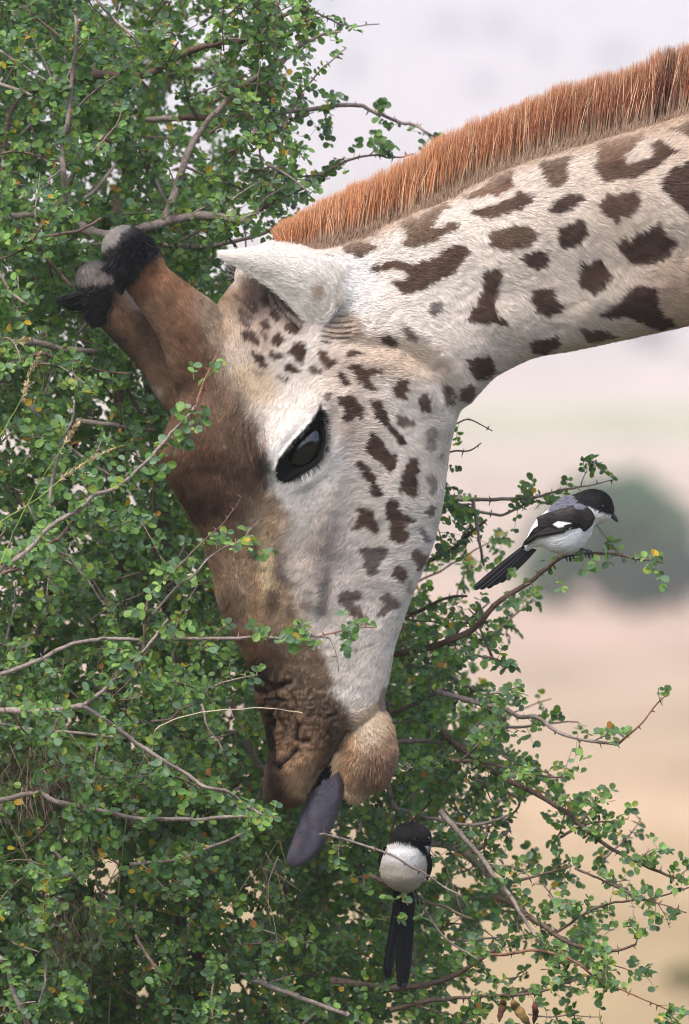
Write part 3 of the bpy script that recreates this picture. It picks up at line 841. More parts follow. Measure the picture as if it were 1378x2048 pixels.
dline(N_([(350,800),(340,900),(355,1020)]), 5, -.008)
disp += side * (.0016 * vnoise(px / 50, py / 50, seed=61) + .0006 * vnoise(px / 14, py / 14, seed=62))
co += no * disp[:, None]
me_body.vertices.foreach_set('co', co.astype(np.float32).ravel()); me_body.update()
no = get_no(me_body)


# rest of the animal beyond the frame: neck base, trunk and legs, coarser
far_b = Soup()
def ch3(rows, n=40, ns=20):
    v, f = chain(rows, n, ns); far_b.add(v, f)
ck = [(1500,192,1690,570,150,.95,0,0),(1900,60,2080,560,190,.95,0,0),(2500,-120,2560,620,240,.95,0,0),(3100,-290,3020,800,310,.95,0,0),(3600,-420,3500,930,420,.95,0,0),(4300,-330,4200,980,480,.95,0,0),(5000,-180,5000,900,470,.95,0,0),(5600,0,5500,760,400,.95,0,0),(5800,200,5700,600,250,.95,0,0)]
v, f = loft(ck, 90, 36); far_b.add(v, f)
for sx_, fr in ((-.17, 1), (.17, 1), (-.17, 0), (.17, 0)):
    x0 = 1.95 if fr else 2.95
    ch3([(x0, sx_, 2.45, .20), (x0 + (.0 if fr else .06), sx_, 1.95, .15), (x0 + (.0 if fr else -.1), sx_, 1.45, .095), (x0 + .02, sx_, 1.05, .075), (x0 + (.0 if fr else .06), sx_, .85, .07), (x0, sx_, .45, .048), (x0, sx_, .18, .052), (x0 - .03, sx_, .06, .065)], 40, 18)
me_far = remesh(far_b, 0.02, 4)
cf = get_co(me_far); pxf, pyf = to_px(cf)
cf[:, 2] = np.maximum(cf[:, 2], 0.005)
fq = np.empty(len(me_far.loops), np.int32); me_far.loops.foreach_get('vertex_index', fq)
ft = np.empty(len(me_far.polygons), np.int32); me_far.polygons.foreach_get('loop_total', ft)
near_q = np.empty(len(me_body.loops), np.int32); me_body.loops.foreach_get('vertex_index', near_q)
nt_ = np.empty(len(me_body.polygons), np.int32); me_body.polygons.foreach_get('loop_total', nt_)
def split_faces(q, t):
    st = np.concatenate([[0], np.cumsum(t)[:-1]]); out = []
    for k_ in np.unique(t):
        s0 = st[t == k_]; out.append(q[s0[:, None] + np.arange(k_)])
    return out
all_b = Soup()
all_b.add(co, split_faces(near_q, nt_), paint(px, py) * 0.86)
cfar = np.repeat(lin(214, 190, 168)[None], len(cf), 0)
cfar = vor_spots(cfar, np.maximum(pxf, 1560), pyf); cfar = np.where((cf[:, 2:3] < 0.09), lin(60, 50, 42)[None], cfar)
all_b.add(cf, split_faces(fq, ft), cfar)
giraffe = empty('giraffe', (2.4, 0, 0), label='giraffe lowering its brown and white spotted head into the thorn bush with tongue out', cat='giraffe')
obj('body', all_b.mesh('giraffe_body'), M_skin, giraffe)

# ------------------------------------------------------------------ hair helper
def hair_object(name, pts, rad, col, mat, parent):
    """pts (n,k,3), rad (n,k), col (n,k,3)"""
    n, k_ = pts.shape[:2]
    hc = bpy.data.hair_curves.new(name)
    hc.add_curves([k_] * n)
    hc.attributes['position'].data.foreach_set('vector', pts.astype(np.float32).ravel())
    ra = hc.attributes.get('radius') or hc.attributes.new('radius', 'FLOAT', 'POINT')
    ra.data.foreach_set('value', rad.astype(np.float32).ravel())
    ca = hc.attributes.new('col', 'FLOAT_COLOR', 'POINT')
    c4 = np.ones((n, k_, 4), np.float32); c4[..., :3] = col
    ca.data.foreach_set('color', c4.ravel())
    hc.materials.append(mat)
    o = bpy.data.objects.new(name, hc)
    link(o, parent)
    o['kind'] = 'stuff'
    return o

FLOW = np.array([
 (1250,300,.8,-.45),(1000,360,.8,-.4),(800,440,.85,-.35),(1250,420,.75,.5),(1200,560,.65,.75),(1100,680,.85,.5),(1300,640,.9,.3),(1000,480,.8,.4),(950,620,.6,.7),
 (800,560,.8,.3),(760,660,.9,.1),(850,800,.6,.5),(880,950,.5,.6),(780,900,.6,.4),(720,1050,.5,-.4),(820,1150,.7,-.1),(740,1250,.5,-.8),(740,1380,.2,-1),
 (640,1100,.4,-.8),(560,1200,.45,-.85),(470,1200,.1,-1),(600,1350,.4,-.9),(560,1450,.2,-.9),(560,1550,-.1,.9),(650,1450,.3,-.8),
 (420,1050,.1,-1),(360,920,.2,-1),(480,920,.1,-1),(520,800,.5,-.8),(560,700,.5,-.7),(430,740,-.1,-1),(390,640,-.6,-.75),(300,560,-.6,-.75),(250,640,-.6,-.7),(300,720,-.6,-.75),
 (620,1000,.3,-.8),(600,840,.5,-.7),(690,860,.6,-.2),(700,760,.7,-.1),(750,1450,.2,.8),(740,1540,-.1,1),(690,1540,-.6,.8),(780,1500,.5,.85)], float)
def flow(px, py):
    dx = px[:, None] - FLOW[None, :, 0]; dy = py[:, None] - FLOW[None, :, 1]
    wgt = 1 / ((dx * dx + dy * dy) ** 1.5 + 400)
    fx = (wgt * FLOW[None, :, 2]).sum(1); fy = (wgt * FLOW[None, :, 3]).sum(1)
    a = np.arctan2(fy, fx) + 0.35 * vnoise(px / 30, py / 30, seed=71)
    return np.cos(a), np.sin(a)

# short coat
tri = split_faces(near_q, nt_)
quad = [t for t in tri if t.shape[1] == 4][0]
qa, qb, qc, qd = [co[quad[:, i]] for i in range(4)]
area = np.linalg.norm(np.cross(qc - qa, qd - qb), axis=1) / 2
qn = no[quad[:, 0]]
qpx, qpy = to_px((qa + qc) / 2)
wgt = area * np.where(qn[:, 1] < 0.25, 1.0, 0.25) * (qpx < 1450)
wgt *= np.where(polydist(qpx, qpy, BLACKEYE) < 2, 0, 1)
wgt *= np.where((qpx > 500) & (qpx < 700) & (qpy > 1380) & (qpy < 1620), 0.5, 1)
NH = 420000
idx = rng.choice(len(quad), NH, p=wgt / wgt.sum())
u, v_ = rng.random((2, NH, 1))
root = qa[idx] * (1 - u) * (1 - v_) + qb[idx] * u * (1 - v_) + qc[idx] * u * v_ + qd[idx] * (1 - u) * v_
nr_ = qn[idx]
hx, hy = to_px(root)
fx = np.empty(NH); fy = np.empty(NH)
for s0 in range(0, NH, 60000): fx[s0:s0 + 60000], fy[s0:s0 + 60000] = flow(hx[s0:s0 + 60000], hy[s0:s0 + 60000])
d3 = np.stack([fx, np.zeros(NH), -fy], -1) + rng.normal(0, .16, (NH, 3))
d3 -= nr_ * (d3 * nr_).sum(1, keepdims=True); d3 /= np.linalg.norm(d3, axis=1, keepdims=True) + 1e-9
Lh = np.full(NH, .0060)
Lh *= np.where(hy > 1380, 0.9, 1); Lh *= np.where((hx > 690) & (hy > 1420), 1.25, 1)
Lh *= 1 + .45 * sstep(900, 1200, hx)
Lh *= 1 - .45 * np.exp(-(((hx - 600) / 75) ** 2 + ((hy - 900) / 95) ** 2) ** 2)
hcap = np.zeros(NH)
for (cx, cy, ax_, ay_, cut) in HORNS:
    uu = (hx - cx) * ax_ + (hy - cy) * ay_; vv = -(hx - cx) * ay_ + (hy - cy) * ax_
    nearh = np.hypot(hx - cx, hy - cy) < 90
    Lh = np.where(nearh, .0045, Lh)
Lh *= rng.uniform(.6, 1.3, NH)
lift = np.where((hx > 690) & (hy > 1420), .45, .20) * rng.uniform(.5, 1.6, NH)
tt = np.array([0, .35, .7, 1.0])
pts = root[:, None] - nr_[:, None] * .0004 + (d3 * Lh[:, None])[:, None] * tt[None, :, None] + (nr_ * (Lh * lift)[:, None])[:, None] * (tt ** 0.6)[None, :, None]
hcol = paint(hx, hy) * rng.uniform(.62, 1.10, (NH, 1))
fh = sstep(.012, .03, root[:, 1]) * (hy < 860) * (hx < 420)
hcol *= 1 - fh[:, None] * np.array([.52, .50, .46])  # far horn: shading put into the hair colour, over slightly darker brown
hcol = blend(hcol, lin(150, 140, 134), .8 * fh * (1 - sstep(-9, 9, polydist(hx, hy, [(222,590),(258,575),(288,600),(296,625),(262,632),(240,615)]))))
# a few dark hairs in the pale coat
dkh = rng.random(NH) < .03
hcol[dkh] *= .55
rad = np.array([.00030, .00028, .00020, .00004])[None] * rng.uniform(.6, 1.3, (NH, 1))
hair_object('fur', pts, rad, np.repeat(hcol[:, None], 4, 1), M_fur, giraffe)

# black horn tufts
n = 4200
ti = np.where((np.hypot(hx - 268, hy - 520) < 75) | (np.hypot(hx - 200, hy - 590) < 70))[0]
ti = ti[hcol[ti].mean(1) < .016]
ti = rng.choice(ti, n)
r0 = root[ti]; n0 = nr_[ti]
far_h = r0[:, 1] > 0
axis = np.where(far_h[:, None], np.array([-.85, 0, -.12]), np.array([-.35, -.1, -.10]))
dd = n0 * .28 + axis * .9 + rng.normal(0, .16, (n, 3)); dd /= np.linalg.norm(dd, axis=1, keepdims=True)
tip_ = Q(112, 598, 70) - r0; tip_ /= np.linalg.norm(tip_, axis=1, keepdims=True)
near_t = far_h & (r0[:, 0] < Q(178, 0)[0])
dd = np.where(near_t[:, None], tip_ + rng.normal(0, .10, (n, 3)) + n0 * .1, dd)
LL = np.where(near_t, .026, .010) * rng.uniform(.5, 1.2, n)
pts = r0[:, None] + (dd * LL[:, None])[:, None] * tt[None, :, None] + np.array([0, 0, -.003])[None, None] * (tt ** 2)[None, :, None]
hair_object('horn_tuft', pts, np.array([.0005, .0005, .0004, .00008])[None] * np.ones((n, 1)), np.broadcast_to(lin(16, 15, 18), (n, 4, 3)) * rng.uniform(.6, 1.6, (n, 1, 1)), M_mane, giraffe)

# mane
mb = crom([(566,500),(600,503),(680,482),(750,458),(830,424),(880,398),(952,362),(1025,329),(1097,304),(1187,282),(1278,261),(1378,230),(1560,172),(1900,60),(2500,-120),(3100,-290),(3560,-410)], 1400)
mtop = np.array([(560,40),(576,62),(610,80),(700,102),(800,118),(880,126),(1006,118),(1079,122),(1223,124),(1300,138),(1378,138),(1560,150),(3600,160)], float)
NM = 44000
sv = np.concatenate([rng.uniform(0, 12 / 16 * 1400, int(NM * .85)), rng.uniform(12 / 16 * 1400, 1399, NM - int(NM * .85))])
i0 = sv.astype(int); bx_, by_ = mb[i0, 0], mb[i0, 1]
bx_ = bx_ + rng.uniform(-1, 1, NM)
yy = rng.normal(0, 7, NM)
by_ = by_ + 9 + np.abs(yy) * .5
Hm = np.interp(bx_, mtop[:, 0], mtop[:, 1]) * K
clump = np.floor(bx_ / 10 + .8 * vnoise(bx_ / 9, yy / 9, seed=81))
cr = _hash(clump, clump * 0, clump * 0, 5); cr2 = _hash(clump, clump * 0, clump * 0, 6)
Hm = Hm * (1.0 + .07 * cr) * rng.uniform(.74, 1.10, NM) * (1 + .05 * vnoise(bx_ / 70, bx_ * 0, seed=82))
lean = np.interp(bx_, [560, 590, 700, 900, 1378, 4000], [-.45, .0, .10, .10, .12, .2]) + (cr2 - .5) * .10 + rng.normal(0, .045, NM)
cx = (clump + .5) * 10
tt5 = np.array([0, .3, .6, .85, 1.0])
root_m = np.stack([(bx_ - 689) * K, yy * K, ZC + (1024 - by_) * K], -1)
offx = ((cx - bx_) * K * .22)[:, None] * (tt5 ** 1.5)[None]
curl = rng.normal(0, .0022, NM)[:, None] * np.sin(tt5 * 4)[None]
pts = root_m[:, None].repeat(5, 1)
pts[..., 0] += (np.sin(lean) * Hm)[:, None] * tt5[None] ** 1.15 + offx + curl
pts[..., 2] += (np.cos(lean) * (Hm + 9 * K))[:, None] * tt5[None]
pts[..., 1] += (yy * K * .5)[:, None] * tt5[None] + rng.normal(0, .0015, NM)[:, None] * tt5[None]
c_root = lin(196, 168, 140); c_tan = lin(176, 138, 108)
c_or = np.where((bx_ < 1000)[:, None], lin(214, 132, 76)[None], lin(176, 92, 52)[None])
mixx = sstep(700, 1250, bx_)[:, None]
c_or = lin(208, 144, 96)[None] * (1 - mixx) + lin(164, 94, 62)[None] * mixx
c_dk = lin(152, 92, 58)[None] * (1 - mixx) + lin(104, 58, 40)[None] * mixx
pick = rng.random((NM, 1))
ctip = np.where(pick < .42, c_or, np.where(pick < .85, c_dk, lin(232, 196, 160)[None]))
ctip = ctip * (1.08 + .22 * cr[:, None]) * rng.uniform(.75, 1.3, (NM, 1)) 
tb = sstep(.15, .55, tt5)[None, :, None]
colm = c_root[None, None] * .95 * (1 - tb) + ctip[:, None] * tb
te = sstep(.75, 1.0, tt5)[None, :, None] * .5
colm = colm * (1 - te) + lin(226, 176, 136)[None, None] * te  # peach tips, light through thin hair put into their colour
blk = (rng.random(NM) < .45 * np.exp(-((bx_ - 1320) / 14) ** 2)) 
colm[blk] = lin(30, 24, 24)[None, None]
darkbase = (rng.random(NM) < .22)[:, None, None] * (tt5 < .4)[None, :, None]
colm = np.where(darkbase, lin(70, 50, 40)[None, None], colm)
hair_object('mane', pts, np.array([  .00032, .00032, .00027, .00018, .00004])[None] * np.ones((NM, 1)), colm, M_mane, giraffe)

# short tan hair that carries the mane over onto the neck
NB = 16000
ib = rng.integers(0, 1050, NB); qx_, qy_ = mb[ib, 0] + rng.uniform(-2, 2, NB), mb[ib, 1]
dz = rng.uniform(2, 24, NB); dpt = -np.sqrt(dz) * 9.0
rt = np.stack([(qx_ - 689) * K, dpt * K, ZC + (1024 - qy_ - dz) * K], -1)
dm = np.stack([rng.normal(.30, .2, NB), rng.normal(-.05, .15, NB), rng.normal(.9, .1, NB)], -1); dm /= np.linalg.norm(dm, axis=1, keepdims=True)
Lb = rng.uniform(.010, .024, NB) * (1 - dz / 40)
pb = rt[:, None] + (dm * Lb[:, None])[:, None] * tt[None, :, None]
cb = np.where(rng.random((NB, 1)) < .25, lin(110, 80, 62)[None], lin(196, 166, 140)[None]) * rng.uniform(.6, 1.1, (NB, 1))
hair_object('mane_base', pb, np.array([.0003, .00028, .0002, .00004])[None] * np.ones((NB, 1)), np.repeat(cb[:, None], 4, 1), M_mane, giraffe)

# ------------------------------------------------------------------ ear, eye, tongue, lashes
def ear(T, B, yT, yB, bulge, name, hair_px=0, far=False):
    T = crom(T, 60); B = crom(B, 60)
    nv = 34
    t = np.linspace(0, 1, nv)
    X_ = T[:, None, 0] * (1 - t)[None, :] + B[:, None, 0] * t[None]
    Y_ = T[:, None, 1] * (1 - t)[None, :] + B[:, None, 1] * t[None]
    s_ = np.linspace(0, 1, 60)
    dep = (yT * (1 - t)[None] + yB * t[None]) - bulge * np.sin(np.pi * (t ** .8))[None] * (np.sin(np.pi * np.clip(s_ * .62 + .05, 0, 1)) ** .7)[:, None]
    dep = dep + (s_ ** 2 * 26)[:, None] * (-1 if far else 1)
    dep = dep + 1.8 * vnoise(X_ / 24, Y_ / 24, seed=91)
    if not far:
        for ln_, w_, a_ in [(C_([(730,20),(790,120),(800,250),(760,330)]), 4, 4), (C_([(690,40),(740,110),(745,200),(720,270)]), 4, 4), (C_([(840,40),(890,150),(880,280)]), 5, 3.5), (C_([(560,250),(610,330),(622,430)]), 5, 3)]:
            dep = dep + a_ * np.exp(-(linedist(X_, Y_, ln_) / w_) ** 2)
        dep = dep - 4 * np.exp(-((t[None] - .96) / .05) ** 2)
    V0 = np.stack([(X_ - 689) * K, dep * K, ZC + (1024 - Y_) * K], -1)
    th = (4.5 * np.clip(np.minimum(s_ * 8, 1), .3, 1))[:, None] * (1 + 0 * t)[None]
    V1 = V0 + np.array([0, 1, 0])[None, None] * (th * K)[..., None] * (1 if not far else -1)
    n_ = 60 * nv
    F = [grid_faces(60, nv, wrap=False), grid_faces(60, nv, n_, wrap=False)[:, ::-1]]
    e = []
    for i in range(59):
        for j in (0, nv - 1):
            a, b_ = i * nv + j, (i + 1) * nv + j
            e.append((a, b_, b_ + n_, a + n_) if j else (b_, a, a + n_, b_ + n_))
    for j in range(nv - 1):
        for i in (0, 59):
            a, b_ = i * nv + j, i * nv + j + 1
            e.append((b_, a, a + n_, b_ + n_) if i else (a, b_, b_ + n_, a + n_))
    V = np.vstack([V0.reshape(-1, 3), V1.reshape(-1, 3)])
    ex, ey_ = to_px(V)
    c = np.repeat(lin(240, 233, 224)[None], len(V), 0)
    c = blob(c, ex, ey_, 641, 592, 11, 16, lin(196, 170, 148), .75)
    c = blob(c, ex, ey_, 455, 513, 12, 8, lin(170, 150, 132), .7)
    rim = np.tile(t[None], (60, 1)).reshape(-1); rim = np.concatenate([rim, rim])
    inner = np.arange(len(V)) >= n_
    c = blend(c, lin(205, 190, 172), .85 * sstep(.93, .97, rim))
    c = np.where(inner[:, None], lin(88, 70, 60)[None], c)
    me = mesh_np(name, V, F + [np.array(e)])
    set_col(me, c)
    o = obj(name, me, M_skin, giraffe)
    # short pale hair over the outside of the ear
    m = 16000 if not far else 3000
    ii = rng.integers(0, 59, m); jj = rng.integers(0, nv - 1, m)
    if far: jj = rng.integers(nv - 8, nv - 1, m)
    uu, vv = rng.random((2, m, 1))
    g4 = V0
    r0 = g4[ii, jj] * (1 - uu) * (1 - vv) + g4[ii + 1, jj] * uu * (1 - vv) + g4[ii + 1, jj + 1] * uu * vv + g4[ii, jj + 1] * (1 - uu) * vv
    nn = np.cross(g4[ii + 1, jj] - g4[ii, jj], g4[ii, jj + 1] - g4[ii, jj]); nn /= np.linalg.norm(nn, axis=1, keepdims=True) + 1e-9
    nn = nn * np.where(nn[:, 1:2] > 0, -1, 1)
    dr = (g4[ii, jj] - g4[ii + 1, jj]); dr /= np.linalg.norm(dr, axis=1, keepdims=True) + 1e-9
    dr = dr + rng.normal(0, .2, (m, 3))
    Ln = .0065 * rng.uniform(.5, 1.3, m)
    if far: Ln *= 2.2
    p4 = r0[:, None] + (dr * Ln[:, None])[:, None] * tt[None, :, None] + (nn * (Ln * .22)[:, None])[:, None] * (tt ** .6)[None, :, None]
    hx2, hy2 = to_px(r0)
    c2 = np.repeat(lin(240, 233, 224)[None], m, 0)
    c2 = blob(c2, hx2, hy2, 641, 592, 11, 16, lin(196, 170, 148), .75)
    if far: c2 = np.where(rng.random((m, 1)) < .6, lin(22, 20, 22)[None], c2)
    c2 = c2 * rng.uniform(.86, 1.08, (m, 1))
    hair_object('ear_hair', p4, np.array([.0003, .00028, .0002, .00005])[None] * np.ones((m, 1)), np.repeat(c2[:, None], 4, 1), M_fur, o)
    return o
ear(ER([(66,116),(150,104),(300,92),(430,112),(560,132),(640,178),(676,232),(688,300),(650,372)]),
    ER([(70,148),(142,190),(218,238),(295,288),(370,355),(432,420),(480,474),(532,516),(578,448),(608,405)]), -112, -128, 34, 'ear')
ear([(462,535),(480,515),(510,505),(545,500),(580,505),(600,520)], [(464,545),(474,562),(488,572),(505,580),(540,585),(580,590)], 95, 110, -25, 'ear', far=True)

# eyeball set into the orbit of each side
ex, ey_ = EY([(665, 735)])[0]
nearv = (np.hypot(px - ex, py - ey_) < 26)
ysurf = np.percentile(co[nearv & (co[:, 1] < 0)][:, 1], 30)
M_eye = mat_plain('dark_eye', (0.004, 0.003, 0.003), 0.04, 0.5, coat=.5, nscale=60, namp=.4)
ea = np.array([-.62, 0, -.785]); eb = np.array([.785, 0, -.62])     # long and short axis of the eye in the side view
for sgn in (1, -1):
    cen = Q(ex - 2, ey_ + 3); cen[1] = sgn * (ysurf + .0088)
    th = np.linspace(0, np.pi, 41); ph = np.linspace(0, 2 * np.pi, 56, endpoint=False)
    V = np.array([cen + ea * .0315 * math.sin(a) * math.cos(b_) + np.array([0, .0195, 0]) * math.cos(a) + eb * .0210 * math.sin(a) * math.sin(b_) for a in th for b_ in ph])
    o = obj('eye', mesh_np('eye', V, [grid_faces(41, 56)]), M_eye, giraffe)
# lashes
n = 230
lower = crom(EY([(800,400),(838,500),(852,620),(848,740),(815,850),(745,945),(640,1020),(520,1085)]), 200)
upper = crom(EY([(750,420),(680,530),(590,640),(490,755),(410,850)]), 200)
P4 = []; RD = []; CL = []
from_tree = co[(co[:, 1] < 0) & (np.hypot(px - 610, py - 900) < 120)]; ftx, fty = to_px(from_tree)
def surf_y(x, y):
    d = (ftx - x) ** 2 + (fty - y) ** 2
    return from_tree[np.argmin(d), 1]
for k_ in range(n):
    up_ = k_ % 4 == 0
    cv = upper if up_ else lower
    i = rng.integers(0, 199); x, y = cv[i]
    tx, ty = cv[min(i + 1, 199)] - cv[max(i - 1, 0)]
    L = math.hypot(tx, ty) + 1e-9
    nx, ny = (ty / L, -tx / L)
    if nx < 0: nx, ny = -nx, -ny
    if up_: nx, ny = .45 + rng.normal(0, .1), .75 + rng.normal(0, .15)
    ln = (rng.uniform(6, 13) if not up_ else rng.uniform(5, 11))
    s0 = surf_y(x, y)
    q = []
    for t_ in tt:
        yy_ = s0 / K - 1.0 - (7 * t_ if not up_ else 5 * t_) 
        q.append(Q(x + nx * ln * t_, y + ny * ln * t_ + (3 * t_ * t_ if not up_ else 0) + rng.normal(0, .3), yy_))
    P4.append(q)
P4 = np.array(P4)
hair_object('eyelashes', P4, np.array([.0003, .00026, .00018, .00004])[None] * np.ones((n, 1)), np.broadcast_to(lin(24, 22, 24), (n, 4, 3)), M_mane, giraffe)
# chin and lip whiskers
# tongue
tk = []
TL = crom(N_([(735,960),(650,1110),(604,1225),(562,1330),(516,1450),(474,1570),(440,1670),(436,1720),(462,1748)]), 9)
TR = crom(N_([(790,1000),(812,1170),(812,1270),(788,1370),(748,1470),(696,1580),(622,1680),(545,1736),(500,1756)]), 9)
for i, (a, b_) in enumerate(zip(TL, TR)):
    tk.append((a[0], a[1], b_[0], b_[1], [20, 22, 23, 22, 20, 17, 13, 8, 3][i], .9, .0, -6))
v, f = loft(tk, 60, 32)
ts = Soup(); ts.add(v, f)
mt = remesh(ts, .0016, 2)
tc = get_co(mt); tn = get_no(mt); tpx, tpy = to_px(tc)
ax_t = (tpx - 590) * .4 + (tpy - 1620) * .9
tc += tn * (.0006 * vnoise(tpx / 9, tpy / 26, seed=95) + .0004 * vnoise(tpx / 3, tpy / 3, seed=96) - .0004 * np.exp(-(linedist(tpx, tpy, N_([(745,1080),(700,1250),(640,1450),(540,1680)])) / 4) ** 2))[:, None]
mt.vertices.foreach_set('co', tc.astype(np.float32).ravel()); mt.update()
ct = np.repeat(lin(88, 86, 102)[None], len(tc), 0)
ct = blend(ct, lin(62, 57, 72), np.clip(.5 + .6 * vnoise(tpx / 14, tpy / 26, seed=97), 0, 1))
ct = blend(ct, lin(110, 80, 88), np.clip(.5 * vnoise(tpx / 9, tpy / 14, seed=98), 0, 1))
set_col(mt, ct)
M_tongue = mat_attr('tongue', 0.33, 0.5, 0.25, 900, 0.9)
M_tongue.node_tree.nodes['Principled BSDF'].inputs['Coat Weight'].default_value = .5
M_tongue.node_tree.nodes['Principled BSDF'].inputs['Coat Roughness'].default_value = .22
obj('tongue', mt, M_tongue, giraffe)

# ------------------------------------------------------------------ thorn bush
bush = empty('thorn_bush', (-.25, .6, 0), label='leafy green thorn bush with grey branches filling the left and lower part of the photo', cat='bush')
Z1 = lambda p: zz(0, 0, .508, p)
ZL = lambda p: zz(0, 700, .3628, p)
Z2 = lambda p: zz(0, 1200, .4064, p)
Z3 = lambda p: zz(0, 1600, .45, p)
Z5 = lambda p: zz(760, 1100, .4485, p)
Z6 = lambda p: zz(880, 900, .3614, p)
Z7 = lambda p: zz(700, 1580, .2177, p)
Z8 = lambda p: zz(560, 1560, .5936, p)
ZT = lambda p: zz(560, 0, .3193, p)
grey, brn, red = lin(156, 140, 131), lin(118, 97, 86), lin(156, 112, 92)
